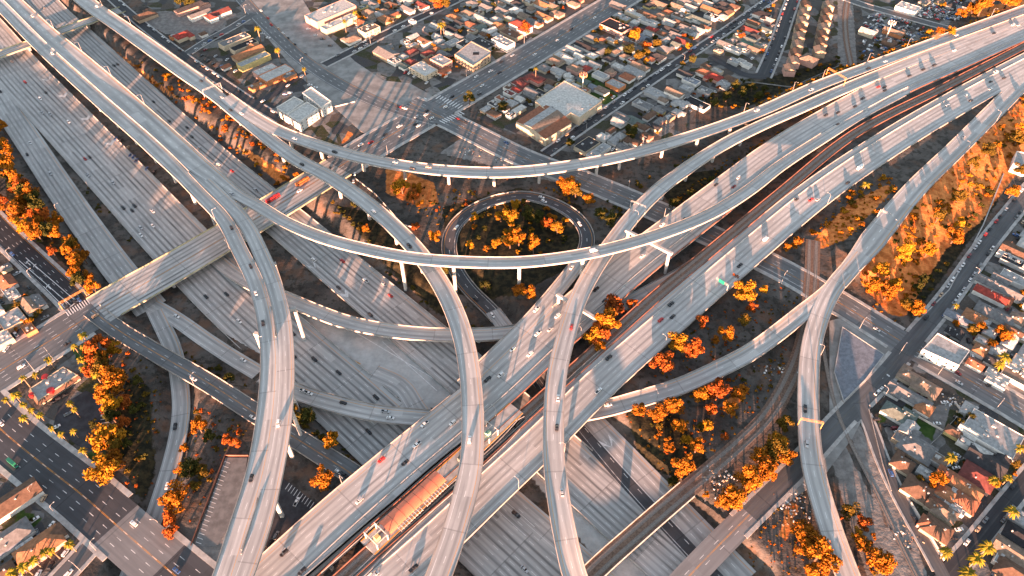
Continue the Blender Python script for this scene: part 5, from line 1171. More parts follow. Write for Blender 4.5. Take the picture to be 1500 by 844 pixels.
# flat lots as thin paved sheets
def lot(pts, name, label, mat, lift=.12):
    w2 = [P(x, y, 0) for x, y in pts]; w2 = [(a, b, tz(a, b)) for a, b in w2]; zc = max(p[2] for p in w2)
    q = [(a, b) for a, b, _ in w2]
    if sum(q[i][0]*q[(i+1)%len(q)][1]-q[(i+1)%len(q)][0]*q[i][1] for i in range(len(q))) < 0: q.reverse()
    mb = MB(); mb.prism(q, zc-1.5, zc+lift); return tag(mb.build(name, mat), label, 'car park', kind='structure')
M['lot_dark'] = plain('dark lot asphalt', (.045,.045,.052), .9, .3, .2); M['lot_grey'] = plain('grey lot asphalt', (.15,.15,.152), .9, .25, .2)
lot([(85,596),(125,572),(158,585),(163,640),(148,665),(112,652),(78,622)], 'car_park', 'black car park curving round the restaurant', 'lot_dark')
lot([(330,670),(362,670),(352,740),(318,800),(285,800)], 'car_park', 'empty grey car park with white bays beside the twin flyovers', 'lot_grey')
lot([(415,700),(468,742),(420,800),(385,800)], 'car_park', 'dark car park below the twin flyovers', 'lot_dark')
bays = []
for i in range(19): t = i/18; bays.append(bar((329-42*t,676+118*t),(337-42*t,679+118*t),.8))
for i in range(10): t = i/9; bays.append(bar((424+36*t,708+28*t),(418+36*t,717+28*t),.8))
for i in range(8): t = i/7; bays.append(bar((146+2*t,588+38*t),(158+2*t,586+38*t),.8))
paint('bay_lines', bays, 'white parking bay lines in the car parks at lower left', lift=.02-.16)
# station
def station():
    a, b = Vector((*P(563,773,11.2),0)), Vector((*P(645,696,11.2),0)); d = (b-a).normalized(); L = (b-a).length; ang = math.atan2(d.y, d.x)
    r = empty('railway_station', (a.x, a.y, 6), 'light rail station with a long orange barrel roof between the freeway carriageways', 'station', ang)
    mb = MB(); mb.box(-12,-5.6,-1.6,L+62,5.6,1.05); mb.build('platform','walk',r)
    mb = MB(); mb.box(-11.9,-5.55,1.06,L+61.9,-4.9,1.09); mb.box(-11.9,4.9,1.06,L+61.9,5.55,1.09); mb.build('platform_edge','paint_yellow',r)
    M['canopy'] = plain('orange canopy steel', (.68,.19,.105), .5, .06, .2, .4)
    mb = MB(); n = 12; W_ = 4.6
    for dz in (0,-.18):
        base = len(mb.v)
        vs = [(x, W_*math.cos(math.pi*i/n)*1.0, 4.0+1.9*math.sin(math.pi*i/n)+dz) for x in (0, L) for i in range(n+1)]
        mb.add(vs, [((i, i+1, n+2+i, n+1+i) if dz == 0 else (n+1+i, n+2+i, i+1, i)) for i in range(n)])
    mb.build('canopy_roof','canopy',r,smooth=False)
    for j in range(1, 7):
        x = L*j/7; mb = MB(); n2 = 10
        vs = [(x+dx, (W_+.06)*math.cos(math.pi*i/n2), 4.0+1.97*math.sin(math.pi*i/n2)) for dx in (-.09,.09) for i in range(n2+1)]
        mb.add(vs, [(i, i+1, n2+2+i, n2+1+i) for i in range(n2)]); mb.build('roof_seam','brownwall',r)
    for j in range(8):
        x = L*(j+.5)/8; mb = MB()
        for s in (-1,1): mb.tube((x,s*2.6,1),(x,s*2.6,5.3),.18,n=6)
        mb.tube((x,-4.4,4.2),(x,4.4,4.2),.12,n=5); mb.build('canopy_frame','conc',r)
    for x0, x1 in ((L*.12,L*.5),(L*.58,L*.96)):
        k = 8
        for s in (-5.0,-7.2): mb = MB(); mb.box(x0,s-.12,4.0,x1,s+.12,4.25); mb.build('pergola_beam','whitewall',r)
        for j in range(k+1):
            x = x0+(x1-x0)*j/k; mb = MB(); mb.box(x-.12,-7.8,4.26,x+.12,-4.4,4.45); mb.build('pergola_slat','whitewall',r)
    for x0, nm in ((-9,'a'),(L+34,'b')):
        for x in (x0, x0+7):
            for s in (-4.6,4.6): mb = MB(); mb.box(x-.25,s-.25,1,x+.25,s+.25,6.6); mb.build('frame_post','whitewall',r)
            mb = MB(); mb.box(x-.18,-5.4,6.61,x+.18,5.4,6.95); mb.build('frame_beam','whitewall',r)
        for s in (-4.6,0,4.6): mb = MB(); mb.box(x0+.26,s-.15,6.62,x0+6.74,s+.15,6.92); mb.build('frame_beam','whitewall',r)
        mb = MB(); mb.box(x0+2.2,-1.3,1,x0+4.8,1.3,4.2); mb.build('lift_shaft','wall yellow' if nm == 'a' else 'wall green',r)
    mb = MB(); mb.box(L+14,-2.2,1.06,L+17,1.2,4.2); mb.build('kiosk','roof green',r)
    for x in (-9, L*.3, L*.8, L+30, L+55):
        X = a+d*x; zb = tz(X.x, X.y)
        mb = MB(); mb.box(x-1,-3.5,zb-6.4,x+1,3.5,-1.6); mb.build('pier','conc_lo',r)
station()
for key, lab, pts in (('rail_a','light rail track on the far side of the orange station roof',[(380,905),(435,862),(500,806),(542,769),(578,739),(628,694),(690,645),(735,622),(765,607)]),('rail_b','light rail track on the near side of the orange station roof',[(470,895),(524,846),(573,797),(612,760),(659,719),(705,678),(745,640),(768,613)])):
    rr = road(key, [(x, y, 6) for x, y in pts], 4.4, n=1)
    railway(key, 'light_rail_line', lab, 'railway', (0,), (0, len(rr.s)))
# antenna masts
def mast(x, y, h, label, red):
    X, Y, z = G(x, y); r = empty('antenna_mast', (X, Y, z), label, 'antenna mast')
    mb = MB(); mb.tube((0,0,-.3),(0,0,h),.55,.35,10); mb.build('pole','whitewall',r)
    mb = MB(); n = 14; R0, R1 = 3.4, 2.2
    vs = [(R_*math.cos(2*math.pi*i/n), R_*math.sin(2*math.pi*i/n), h-1+dz) for R_ in (R0, R1) for dz in (0,.5) for i in range(n)]
    f = [(i,(i+1)%n,n+(i+1)%n,n+i) for i in range(n)]+[(2*n+(i+1)%n,2*n+i,3*n+i,3*n+(i+1)%n) for i in range(n)]+[(n+i,n+(i+1)%n,3*n+(i+1)%n,3*n+i) for i in range(n)]+[((i+1)%n,i,2*n+i,2*n+(i+1)%n) for i in range(n)]
    mb.add(vs, f)
    for i in range(3): t = 2*math.pi*i/3; mb.tube((0,0,h-.8),(R1*math.cos(t),R1*math.sin(t),h-.8),.15,n=5)
    mb.build('antenna_ring','wall pink',r)
    for i in range(9): t = 2*math.pi*i/9; mb = MB(); mb.box(-.2,-.3,-1.2,.2,.3,1.3,0,Matrix.Translation((R0*math.cos(t),R0*math.sin(t),h-.6)) @ Matrix.Rotation(t,4,'Z')); mb.build('antenna_panel','wall orange' if red else 'wall white',r)
mast(853,132,16,'tall white antenna mast with a round pink top beside the warehouse',True)
mast(1298,56,17,'tall white antenna mast standing in the scrapyard',False)
# fill the remaining lots
ROADKEYS = ['S1','S2','S2a','S3','S4','S5','S5b','S6','S7','S8','S9','S10','S11','S12','S13','S14','S15','J','B1','B','C','WB','R1','R2','R3','D','K','EB']
def free(X, Y, rr, keys=ROADKEYS, pad=2.0):
    for q in keys:
        r = ROADS[q]; i, o, d = near(r, X, Y)
        if d < r.w[i]/2+rr+pad: return False
    return all(math.hypot(X-f[0], Y-f[1]) > rr*.75+min(f[2], max(f[3], f[4]) or f[2])*.8+1.0 for f in FOOT)
FILL = [('on the wedge below the wide avenue',[(690,8),(600,55),(560,90),(640,120),(680,100),(880,-12),(720,-30)]),('in the corner above the residential street',[(505,40),(560,-25),(690,-25),(560,50)]),
 ('between the boulevard and warehouse street',[(700,165),(905,12),(950,-28),(1130,-28),(960,105),(830,200)]),('below the warehouse street',[(850,222),(1040,95),(1070,120),(1010,165),(940,215),(900,228)]),
 ('in the townhouse street bend',[(1055,70),(1130,5),(1140,12),(1118,95)]),('along the level crossing street',[(1400,480),(1520,290),(1600,330),(1560,590),(1450,540)]),
 ('behind the alley beside the avenue',[(1400,600),(1420,590),(1530,660),(1480,720),(1440,720),(1380,690)]),('across the street from the bungalows',[(1440,860),(1540,720),(1600,860)]),
 ('left of the black arrow street',[(-60,380),(30,400),(80,470),(-20,535),(-80,520)]),('at lower left by the broad black street',[(-60,690),(40,745),(80,800),(20,860),(-90,870)]),('around the scrapyard',[(1330,-25),(1420,-30),(1420,20),(1340,5)])]
ROOFS = ['grey']*5+['pale grey']*6+['white']*3+['brown']*4+['tan']*4+['terracotta']*2+['dark']*3+['maroon','red','orange','green','blue grey']
WALLS = ['white']*5+['cream']*3+['tan']*2+['grey']*3+['pink','yellow']
for blk, poly in FILL:
    wv = [P(x, y, 0) for x, y in poly]; a = A1_; ca, sa = math.cos(a), math.sin(a)
    loc = [(X*ca+Y*sa, -X*sa+Y*ca) for X, Y in wv]; u0, u1 = min(p[0] for p in loc), max(p[0] for p in loc); v0, v1 = min(p[1] for p in loc), max(p[1] for p in loc)
    u = u0+6
    while u < u1:
        v = v0+8
        while v < v1:
            uu, vv = u+R.uniform(-1.5,1.5), v+R.uniform(-2,2); X, Y = uu*ca-vv*sa, uu*sa+vv*ca
            if inside(wv, np.array([X]), np.array([Y]))[0]:
                L, W = R.uniform(7,14), R.uniform(5.5,9); q = px(X, Y, 3)
                if -10 < q[0] < 1510 and -14 < q[1] < 856 and free(X, Y, L/2):
                    typ = R.choice(['gable','hip','flat','gable','hip']); ro, wl = R.choice(ROOFS), R.choice(WALLS)
                    HL.append((house(q[0], q[1], L, W, typ, ro, wl, R.choice('bba'), R.choice([2.8,3.1,3.4,3.6]), world=(X, Y), wing=R.random() < .3), q[0], ro, typ, wl, 'house', blk))
            v += 11.5
        u += 10.5
# cars in the yards and drives
for blk, poly in FILL:
    wv = [P(x, y, 0) for x, y in poly]; x0, x1 = min(p[0] for p in wv), max(p[0] for p in wv); y0, y1 = min(p[1] for p in wv), max(p[1] for p in wv); k = t = 0
    while k < (22 if 'boulevard' in blk else 9) and t < 900:
        t += 1; X, Y = R.uniform(x0, x1), R.uniform(y0, y1); q = px(X, Y, 0)
        if not inside(wv, np.array([X]), np.array([Y]))[0] or not (0 < q[0] < 1500 and 0 < q[1] < 844) or not free(X, Y, 1.6, pad=1): continue
        if any(math.hypot(X-c_[0].location.x, Y-c_[0].location.y) < 3 for c_ in CARS): continue
        cc, ty = R.choice(PC), R.choice(KIND); o = vehicle(ty, cc, X, Y, tz(X, Y)+.05, R.choice((A1_, A2_))+R.uniform(-.1,.1), wheels=False); k += 1
        CARS.append((o, cc, ty, blk, q[1], 'lot')); CAR_ITS.append((o, q[0], cc+' '+TN[ty].replace(' truck','')+' parked', 'in yards '+blk.replace('in the ', 'of the ').replace('between the boulevard and', 'by the').replace('corner above', 'corner by').replace('at lower left by', 'by'), 'parked cars', 'left'))
number(CAR_ITS)
# the far houses past those that can be told apart, as one mass
def far_mass(keep):
    l = [t for t in HL if t[5] == 'house']; l.sort(key=lambda t: -(px(*t[0].location)[1]+728)*max(t[0].children[0].dimensions[:2]))
    mb = MB(); mats = []
    for t in l[keep:]:
        o = t[0]; Mx = Matrix.LocRotScale(o.location, o.rotation_euler, o.scale); HL.remove(t)
        for c_ in list(o.children_recursive):
            mt = c_.data.materials[0]
            if mt not in mats: mats.append(mt)
            if c_.name.startswith(('wall','roof')): mb.add([Mx @ v.co for v in c_.data.vertices], [tuple(p.vertices) for p in c_.data.polygons], mats.index(mt))
            bpy.data.objects.remove(c_)
        bpy.data.objects.remove(o)
    if mb.v: tag(mb.build('far_houses', mats), 'small far houses and sheds filling the lots of the upper town', 'houses', kind='stuff')
bpy.context.view_layer.update(); far_mass(268)
# small sheds, trailers and tarps behind the houses
number([(o, x, roof+' '+typ+' roofed '+noun, blk, 'houses of the neighbourhood', 'left') for o, x, roof, typ, wl, noun, blk in HL])
print('houses', len(HL))
# scrapyard: a mass of wrecks nobody could count
mb = MB()
yard = [[P(x, y, 0) for x, y in p] for p in ([(1264,32),(1282,10),(1330,30),(1362,44),(1330,62),(1300,70),(1262,84)], [(1335,22),(1352,0),(1400,-10),(1410,30),(1380,30)])]
ym = ['car white','car silver','car black','car grey','car red','car blue','glass']
for wv in yard:
    x0, x1 = min(p[0] for p in wv), max(p[0] for p in wv); y0, y1 = min(p[1] for p in wv), max(p[1] for p in wv)
    for _ in range(420):
        X, Y = R.uniform(x0, x1), R.uniform(y0, y1)
        if not inside(wv, np.array([X]), np.array([Y]))[0] or not free(X, Y, 1.5, ['S6','R3']): continue
        Mx = Matrix.Translation((X, Y, tz(X, Y))) @ Matrix.Rotation(A1_+R.choice([0,1.57])+R.uniform(-.3,.3), 4, 'Z'); k = R.choice([0,0,1,1,2,2,3,3,4,5])
        s = MB(); frustum(s, -2.2,2.2,.88,.3,-2.0,2.0,.8,.95); mb.add([Mx @ Vector(p) for p in s.v], s.f, k)
        s = MB(); frustum(s, -1.5,1.0,.75,.95,-1.0,.3,.6,1.45); mb.add([Mx @ Vector(p) for p in s.v], s.f, 6 if R.random() < .5 else k)
tag(mb.build('scrap_cars', ym), 'scrapyard packed with wrecked cars beside the antenna mast', 'scrap cars', kind='stuff')
# rubbish along the freight railway
mb = MB(); rm = ['car white','car silver','car grey','wall tan','car black','car tan','wall brown']
for (x, y), n, rr in (((1060,702),60,9),((1175,735),50,7),((1160,752),45,6),((1052,708),40,5),((1135,545),30,6),((1322,785),40,5),((690,222),25,4),((735,236),25,5),((1393,588),40,4),((1405,595),30,3)):
    X0, Y0, z0 = G(x, y)
    for _ in range(n):
        X, Y = X0+R.gauss(0, rr), Y0+R.gauss(0, rr*.7); s = R.uniform(.2,.65); Mx = Matrix.Translation((X, Y, tz(X, Y)+s*.3)) @ Matrix.Rotation(R.uniform(0,3), 4, 'Z') @ Matrix.Rotation(R.uniform(-.5,.5), 4, 'X')
        mb.box(-s,-s*.7,-s*.5,s,s*.7,s*.5,R.randint(0,6),Mx)
tag(mb.build('litter', rm), 'scattered rubbish heaps along the freight railway and road edges', 'litter', kind='stuff')
# ---------------------------------------------------------------- trees
def leaf_mat(n, cols):
    m = NT(n, .85, .1); g_ = m.n('NewGeometry'); oi = m.n('ObjectInfo')
    f = m.ma('ADD', m.ma('MULTIPLY', g_.outputs['Random Per Island'], .6), m.ma('MULTIPLY', oi.outputs['Random'], .4))
    return m.color(m.ramp(f, [(0, cols[0]), (.45, cols[1]), (1, cols[2])]))
M['leaf orange'] = leaf_mat('orange foliage', [(.13,.042,.006), (.27,.092,.008), (.40,.15,.011)])
M['leaf rust'] = leaf_mat('rust foliage', [(.12,.03,.01), (.27,.065,.012), (.40,.105,.015)])
M['leaf gold'] = leaf_mat('golden foliage', [(.14,.062,.008), (.29,.13,.009), (.42,.2,.012)])
M['leaf green'] = leaf_mat('dark green foliage', [(.018,.02,.006), (.045,.045,.01), (.085,.072,.014)])
M['leaf olive'] = leaf_mat('olive foliage', [(.04,.03,.007), (.10,.065,.01), (.17,.10,.013)])
M['leaf palm'] = leaf_mat('yellow green palm fronds', [(.07,.065,.01), (.17,.14,.015), (.28,.2,.018)])
M['bark'] = plain('bark', (.12,.075,.05), .95, .3, 1.0)
M['palm bark'] = plain('palm bark', (.26,.17,.11), .95, .2, 1.0)
def crown_mesh(seed, n, tall, nl, quad):
    rs = np.random.RandomState(seed); mb = MB(); lobes = []
    for i in range(nl):
        t = rs.uniform(0, 2*math.pi); q = math.sqrt(rs.uniform(0, 1))*.62; lobes.append((q*math.cos(t), q*math.sin(t), tall*rs.uniform(.45, 1.0)-(q*q)*.35*tall, rs.uniform(.2, .4)))
    for i in range(n):
        l = lobes[rs.randint(nl)]; d = rs.normal(size=3); d /= np.linalg.norm(d); k = rs.uniform(.55, 1.08)
        p = np.array(l[:3])+d*l[3]*k*np.array([1, 1, .8])
        nrm = d+rs.normal(size=3)*.55; nrm /= np.linalg.norm(nrm); a = np.cross(nrm, [0.3, .2, 1]); a /= np.linalg.norm(a); b = np.cross(nrm, a); s = quad*rs.uniform(.6, 1.3)
        mb.add([tuple(p+a*s*u_+b*s*v_*.8) for u_, v_ in ((-1,-.6),(.2,-1),(1,.5),(-.3,1))], [(0,1,2,3)])
    return mb, lobes
TREE = []
for i in range(7):
    mb, lobes = crown_mesh(40+i, 2100, [1.5,1.7,1.9,1.6,1.45,2.1,1.8][i], [12,14,15,17,11,16,13][i], .07)
    tb = MB(); zt = .55
    tb.tube((0,0,-.1),(.03,.02,zt),.075,.05,7)
    for l in lobes[:6]: tb.tube((.03,.02,zt*.85),(l[0]*.85,l[1]*.85,l[2]),.038,.014,5)
    TREE.append((mb, tb))
BUSH = []
for i in range(4):
    mb, _ = crown_mesh(80+i, 420, .85, 7, .13); BUSH.append(mb)
CM, TM = {}, [t.mesh('trunk', 'bark') for _, t in TREE]
TL = []
def tree(x, y, rpx, kind, world=None, hs=1.0):
    if world: X, Y = world; z = tz(X, Y)
    else:
        X, Y, z = G(x, y+rpx*.55)
        if any(near(ROADS[q], X, Y)[2] < CARRIAGE.get(q, float(np.median(ROADS[q].w)))/2+.8 for q in ('J','G','K','L','S1','S2','S7','S8','S10','S11','c1','c2','c3','c4','R1')): return
    s = rpx/((y+728)*.00184); i = R.randrange(7)
    o = empty('tree', (X, Y, z), None, 'tree', R.uniform(0, 6.28)); o.scale = (s, s, s*hs*R.uniform(.85, 1.1))
    if (i, kind) not in CM: CM[i, kind] = TREE[i][0].mesh('crown', 'leaf '+kind)
    for nm, me_ in (('trunk', TM[i]), ('crown', CM[i, kind])):
        c_ = bpy.data.objects.new(nm, me_); col.objects.link(c_); c_.parent = o
    TL.append((o, x, kind, 'tree')); return o
def bush(x, y, rpx, kind, world=None):
    X, Y, z = G(x, y) if world is None else (*world, tz(*world)); s = rpx/((y+728)*.00184); i = R.randrange(4)
    if ('b', i, kind) not in CM: CM['b', i, kind] = BUSH[i].mesh('shrub', 'leaf '+kind)
    o = bpy.data.objects.new('shrub', CM['b', i, kind]); col.objects.link(o); o.location = (X, Y, z-.2); o.rotation_euler = (0, 0, R.uniform(0, 6)); o.scale = (s, s, s*R.uniform(.8, 1.15))
    o['category'] = 'shrub'; TL.append((o, x, kind, 'shrub')); return o
def palm_mesh(seed, nf, droop):
    rs = np.random.RandomState(seed); mb = MB()
    for i in range(nf):
        t = 2*math.pi*i/nf+rs.uniform(-.2,.2); e = rs.uniform(-.3, 1.1); L = rs.uniform(.85,1.1); pts = []
        for k in range(5):
            q = k/4*L; pts.append((q*math.cos(e*.6)*math.cos(t), q*math.cos(e*.6)*math.sin(t), q*math.sin(e)-droop*q*q))
        w_ = [.02,.14,.16,.1,.01]; nx_, ny_ = -math.sin(t), math.cos(t); vs = []
        for p, ww in zip(pts, w_): vs += [(p[0]+nx_*ww, p[1]+ny_*ww, p[2]-ww*.5), p, (p[0]-nx_*ww, p[1]-ny_*ww, p[2]-ww*.5)]
        mb.add(vs, [(3*k+a, 3*k+a+1, 3*k+a+4, 3*k+a+3) for k in range(4) for a in (0,1)])
    return mb
PALM = [palm_mesh(i, 26, .75) for i in range(3)]
PMS = {}
def palm(x, y, rpx, kind='gold', h=None):
    """x, y: the head of fronds"""
    s = max(rpx/((y+728)*.00184), 1.9); h = h or R.uniform(7, 11)
    X, Y = P(x, y, h); z = tz(X, Y); X, Y = P(x, y, z+h); z = tz(X, Y); i = R.randrange(3)
    o = empty('palm_tree', (X, Y, z), None, 'palm', R.uniform(0, 6))
    if (i, kind) not in PMS: PMS[i, kind] = PALM[i].mesh('fronds', 'leaf '+kind)
    c_ = bpy.data.objects.new('fronds', PMS[i, kind]); col.objects.link(c_); c_.parent = o; c_.location = (0,0,h); c_.scale = (s,)*3
    mb = MB(); mb.tube((0,0,-.3),(0,0,h+.1),.32,.2,7); mb.build('trunk', 'palm bark', o)
    TL.append((o, x, kind, 'palm'))
LIST = """orange:34,277,13 27,315,16 41,335,12 62,342,14 82,335,8 82,370,8 98,364,6 115,382,9 113,400,11 132,409,9 7,297,10 10,220,12 17,247,13 34,272,12 52,298,10 8,190,9 151,510,18 172,507,12 148,538,18 172,552,15 168,561,18 172,592,14 170,640,22 161,688,18 172,671,15 296,624,14 271,655,7 265,685,9 265,729,19 477,612,12 473,700,15 888,473,20 874,490,18 898,452,16 1025,476,9 991,504,14 1011,511,14 967,531,17 1060,490,12 1046,500,6 936,599,11 960,605,12 984,595,12 992,623,10 965,624,6 961,638,5 1035,624,9 1025,578,11 1049,568,16 1080,573,12 1066,599,11 1004,643,8 1018,654,12 979,655,7 996,678,14 1135,657,16 1128,690,14 1090,702,17 1070,726,15 1056,736,11 1032,726,6 1148,619,11 1134,647,15 1145,667,14 1120,688,15 1110,667,12 1175,777,18 1193,808,18 1213,825,15 1186,836,15 1168,795,14 1241,748,11 1260,765,13 1265,798,12 1282,818,18 1255,791,9 1430,17,16 1447,7,14 1471,3,14 1420,20,10 1405,24,7 760,352,12 781,363,12 816,337,9 747,356,11 833,277,12 843,284,10 862,296,9 822,270,8 761,425,9 774,432,11 611,278,9 638,350,9 535,334,6 1165,356,9 1150,364,6 1272,418,12 1295,430,12 1337,455,12 1392,349,12 1476,285,9 1398,474,5 1419,483,8 1435,480,7 1463,486,10 1470,495,8 1449,503,7 1497,430,8 1375,48,5 1390,48,6 867,496,12 880,510,9 1370,703,13 1453,706,9 640,5,10 652,7,8
rust:186,619,9 252,760,9 254,777,9 337,645,9 347,650,8 607,291,9 610,332,6 800,330,8 1060,640,6 925,445,9 1100,450,8 1075,410,6 160,600,9 1040,600,9 1115,612,9 770,45,7 945,70,7 1085,55,5
gold:487,643,14 590,275,12 747,322,12 754,304,8 734,318,9 745,345,8 727,359,6 688,359,6 695,322,7 1087,431,16 1399,332,9 1354,370,10 1320,373,12 1285,397,12 1306,421,12 1115,428,7 1358,50,5 845,50,4 1250,780,9 927,60,8 1007,71,6
green:282,685,12 449,609,14 507,633,14 877,315,9 895,325,9 774,315,10 790,320,9 985,703,9 922,196,10 688,148,8 737,158,7 835,212,7 1012,92,6 1100,130,7 1085,138,7 1110,142,6 1063,145,6 1045,150,6 1075,128,6 1120,132,6 920,75,7 890,78,6 280,8,7 265,5,6 140,620,6 310,640,10 338,552,7 322,540,6 540,300,7 560,315,7 520,300,6 650,400,8 712,420,8 640,420,7 1340,420,7 1350,410,7 200,600,8 190,650,8 205,560,7 1418,610,6 1402,620,5 235,735,5 985,300,6 1010,285,6 1040,265,6
olive:430,600,9 1024,625,6 935,85,8 945,78,7 962,66,6 1000,95,4 1087,470,8 605,288,9 870,340,7 300,690,9 290,710,8 1345,700,6 1490,250,8 1485,206,10 1443,223,9 1420,245,9 1325,445,8 1258,440,9 1400,290,9 1370,320,8"""
for ln in LIST.split('\n'):
    k, l = ln.split(':')
    for t in l.split():
        x, y, r_ = map(float, t.split(',')); tree(x, y, r_*R.uniform(1.2,1.45), R.choice([k]*6+['gold','rust','olive']) if k == 'orange' else k)
PALMS = '70,526,7 33,553,6 51,548,6 108,507,6 122,507,6 118,526,7 121,538,7 139,548,7 142,565,6 153,574,6 21,578,9 7,585,6 33,592,6 45,600,6 57,607,6 33,611,7 101,590,6 108,599,5 89,635,6 107,631,6 75,627,5 120,659,7 64,808,9 48,820,9 33,829,10 15,839,10 100,796,8 120,490,8 75,806,7 1449,801,13 1433,818,13 1420,838,13 1387,808,11 1395,669,10 1457,703,9 1485,748,11 1478,700,8 1473,522,11 1466,533,8 1401,447,5 645,36,6 649,34,5 520,17,5 504,30,4 406,72,5 445,100,4 377,41,5 376,40,4 785,100,4 1270,268,7 1495,655,8'
for t in PALMS.split(): x, y, r_ = map(float, t.split(',')); palm(x, y, r_, 'palm', 15 if y < 110 else None)
for _ in range(34):     # the bank's dense row of trees by the black street
    t = R.random(); tree(-30+175*t+R.gauss(0,7), 195+225*t+R.gauss(0,8), R.uniform(10,15), R.choice(['orange','rust','olive','green','orange']), hs=1.25)
for _ in range(10): t = R.random(); tree(165+R.gauss(0,9), 500+190*t, R.uniform(12,17), R.choice(['orange','rust','olive','green']), hs=1.15)
for _ in range(30): tree(R.uniform(-150,-12), R.uniform(175,330), R.uniform(12,16), R.choice(['green','olive','orange']), hs=1.3)     # unseen trees added off frame to cast shade over the trench
def scatter(poly, n, kinds, r0, r1, fn=bush, keys=None, pad=.5):
    keys = keys or ROADKEYS+['c1','c2','c3','c4','L','G','E','rail105']
    wv = [P(x, y, 0) for x, y in poly]; x0, x1 = min(p[0] for p in wv), max(p[0] for p in wv); y0, y1 = min(p[1] for p in wv), max(p[1] for p in wv); k = t = 0
    while k < n and t < n*30:
        t += 1; X, Y = R.uniform(x0, x1), R.uniform(y0, y1)
        if not inside(wv, np.array([X]), np.array([Y]))[0]: continue
        q = px(X, Y, tz(X, Y)); rr = R.uniform(r0, r1)
        if not (-10 < q[0] < 1510 and -10 < q[1] < 860): continue
        m = rr/((q[1]+728)*.00184)
        if not free(X, Y, m*.6, keys, pad): continue
        fn(q[0], q[1], rr, R.choice(kinds), world=(X, Y)); k += 1
scatter([(1255,430),(1300,440),(1340,470),(1340,400),(1390,340),(1400,280),(1350,290),(1290,350)], 80, ['gold','orange','orange','olive','green'], 3, 7)
scatter([(1400,280),(1440,300),(1500,210),(1500,150),(1440,190)], 44, ['gold','orange','olive'], 3, 7)
scatter([(1175,355),(1240,285),(1300,265),(1310,290),(1240,362)], 42, ['gold','orange','orange','olive'], 3, 7)
scatter([(1085,245),(1240,150),(1250,165),(1110,245)], 70, ['gold','orange','gold','olive'], 3, 6)
scatter([(1000,135),(1235,82),(1340,45),(1400,28),(1320,78),(1240,112),(1130,160),(1060,160)], 60, ['gold','olive','green','orange','green'], 2.5, 5)
scatter([(690,320),(760,295),(830,310),(840,350),(800,372),(700,370)], 50, ['gold','orange','green','olive','green'], 3, 7)
scatter([(560,250),(640,255),(830,260),(870,300),(640,320),(600,300)], 30, ['rust','orange','gold','green'], 2, 5)
scatter([(880,300),(960,240),(1000,215),(1100,200),(980,280),(900,340)], 26, ['green','olive','olive'], 3, 6)
scatter([(150,62),(250,110),(330,165),(430,225),(440,262),(395,268),(320,212),(200,118),(130,62)], 110, ['orange','rust','orange','olive','gold'], 2.5, 6, keys=['c3','S1'])
scatter([(470,290),(560,310),(640,410),(720,480),(640,462),(560,390)], 34, ['green','olive','green'], 3, 6)
scatter([(900,590),(1000,560),(1130,490),(1160,560),(1060,680),(1000,715)], 36, ['olive','rust','green','orange'], 2.5, 6)
scatter([(150,490),(230,540),(230,690),(195,760),(170,700)], 30, ['green','rust','olive'], 3, 7)
scatter([(280,600),(360,620),(330,670),(270,790),(240,780)], 22, ['olive','rust','green'], 3, 6)
scatter([(430,600),(520,660),(540,690),(470,660)], 16, ['green','olive'], 3, 7)
scatter([(0,190),(60,300),(140,420),(120,420),(30,330),(0,290)], 26, ['olive','green','orange'], 3, 7)
scatter([(1200,760),(1290,760),(1300,844),(1150,844)], 14, ['olive','orange','rust'], 3, 6)
scatter([(1320,440),(1380,380),(1430,290),(1460,270),(1350,460)], 26, ['green','olive','green'], 3, 7)
scatter([(260,500),(360,560),(330,570),(270,530)], 10, ['green','olive'], 3, 6)
scatter([(830,650),(860,670),(960,770),(935,760)], 10, ['green','olive'], 2, 4)
scatter([(90,225),(160,300),(205,360),(185,345),(100,260)], 10, ['olive','green'], 2, 4)
for blk, poly in FILL: scatter(poly, {'between the boulevard and warehouse street':60,'on the wedge below the wide avenue':38}.get(blk, 13), ['green','green','olive','olive','orange','gold','rust'], 2.5, 5.5 if poly[0][1] < 300 else 8, tree, pad=0)
for poly, n, ks in (([(900,600),(1000,560),(1150,485),(1160,560),(1060,690),(1000,715)],150,['rust','orange','olive','gold']),([(1255,430),(1300,470),(1340,480),(1340,400),(1400,330),(1500,180),(1500,130),(1420,215)],130,['gold','orange','rust','olive']),
  ([(560,230),(640,255),(830,262),(880,300),(640,330),(590,300)],120,['rust','olive','green','gold']),([(1175,360),(1235,290),(1300,265),(1310,290),(1240,365)],120,['gold','orange','orange']),([(1000,470),(1180,405),(1160,470),(960,570),(930,590)],110,['rust','olive','green','orange']),
  ([(960,290),(1000,230),(1110,200),(1240,150),(1250,165),(1100,250),(980,330)],150,['gold','olive','orange','green']),([(160,490),(235,545),(230,690),(200,760),(170,700)],90,['green','olive','rust']),([(1040,790),(1150,715),(1190,740),(1230,844),(1100,844)],80,['olive','rust','orange']),([(280,590),(370,625),(330,670),(270,790),(235,780)],70,['olive','rust','green'])):
    scatter(poly, n, ks, 1.4, 3.2)
r = ROADS['B1']
for i in range(idx('B1', 1040, 190), idx('B1', 1480, 22), 1):
    X, Y = r.c[i,0]+r.nrm[i,0]*(9.2+R.uniform(-.8,2)), r.c[i,1]+r.nrm[i,1]*(9.2+R.uniform(-.8,2)); q = px(X, Y, tz(X, Y))
    if R.random() < .8: bush(q[0], q[1], R.uniform(2.6,4.2), R.choice(['gold','gold','orange','olive']), world=(X, Y))
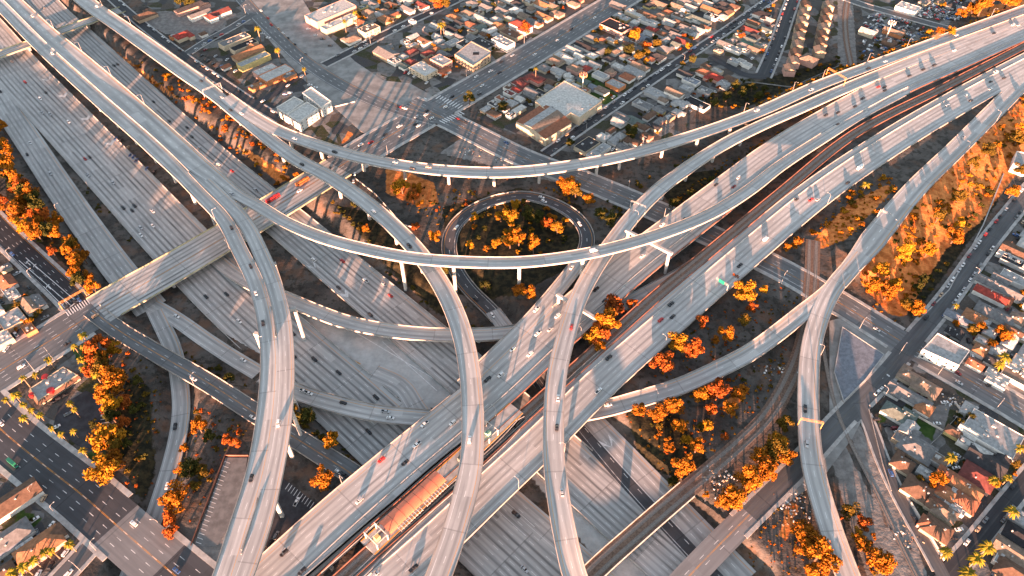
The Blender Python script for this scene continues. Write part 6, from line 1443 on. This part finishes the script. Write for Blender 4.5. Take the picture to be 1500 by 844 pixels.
# the smallest shrubs and trees, past the ones that can be told apart, as one mass each
def mass(noun, keep, name, label):
    l = [t for t in TL if t[3] == noun]
    l.sort(key=lambda t: -t[0].scale[0]*(px(*t[0].location)[1]+728)); mats = ['leaf '+k for k in ('orange','rust','gold','green','olive')]; mb = MB()
    for t in l[keep:]:
        o = t[0]; Mx = Matrix.LocRotScale(o.location, o.rotation_euler, o.scale); src = R.choice(BUSH); lift = .35 if noun == 'tree' else 0
        mb.add([Mx @ Vector((p[0]*.95, p[1]*.95, p[2]*(1.25 if lift else 1)+lift)) for p in src.v], src.f, ('orange','rust','gold','green','olive').index(t[2])); TL.remove(t)
        for c_ in list(o.children): bpy.data.objects.remove(c_)
        bpy.data.objects.remove(o)
    if mb.v: tag(mb.build(name, mats), label, 'undergrowth', kind='stuff')
bpy.context.view_layer.update()
mass('shrub', 290, 'undergrowth', 'low scattered undergrowth on the banks and slopes of the interchange')
mass('tree', 290, 'garden_greenery', 'small garden trees and bushes scattered between the far houses')
# which stand of trees each one belongs to
ZN = [('on the bank beside the black arrow street',40,310),('beside the restaurant car park',160,600),('along the curved slip road',275,690),('by the frontage road',475,650),('inside the loop ramp',765,335),('beyond the loop ramp',850,285),('below the sweeping flyover',620,290),
 ('between the freeway carriageways',885,480),('on the slope below the freeway',1010,510),('on the dirt by the freight line',1000,640),('behind the freight railway',1110,690),('beside the narrow flyover leg',1190,810),('along the gravel track',1265,790),
 ('on the orange slope',1320,400),('on the upper orange slope',1450,220),('on the bank by the rail portal',1230,310),('above the upper right freeway',1430,10),('on the shrub bank',1090,140),('along the merging flyover',1300,80),('in the warehouse blocks',880,90),('in the upper right blocks',1020,60),
 ('on the boulevard wedge',700,50),('by the wide avenue',480,60),('among the crossing street yards',1440,470),('among the bungalows',1420,740),('at the lower left houses',60,800),('by the restaurant',60,580),('at the zebra crossing',110,500),('on the trench bank',580,360),('on the upper trench bank',300,180),('between the merging ramps',980,270),('in the trench medians',150,290),('near the terraces',1180,200)]
def zone(x, y): return min(ZN, key=lambda q: (q[1]-x)**2+(q[2]-y)**2)[0]
KN = {'orange':'orange','rust':'rust red','gold':'golden','green':'dark green','olive':'olive','palm':'yellow green'}
its = []
for o, x, k, noun in TL:
    q = px(*o.location); its.append((o, q[0], KN[k]+' '+{'tree':'broadleaf tree','shrub':'shrub','palm':'palm tree'}[noun], zone(*q[:2]), {'tree':'trees of the interchange','shrub':'shrubs on the banks','palm':'palms'}[noun], 'left'))
number(its)
from collections import Counter
print('kinds', Counter(o.name.split('.')[0] for o in bpy.data.objects if o.parent is None).most_common(12))
print('trees', Counter(t[3] for t in TL), 'vehicles', VCOUNT, 'objects', len(bpy.data.objects))
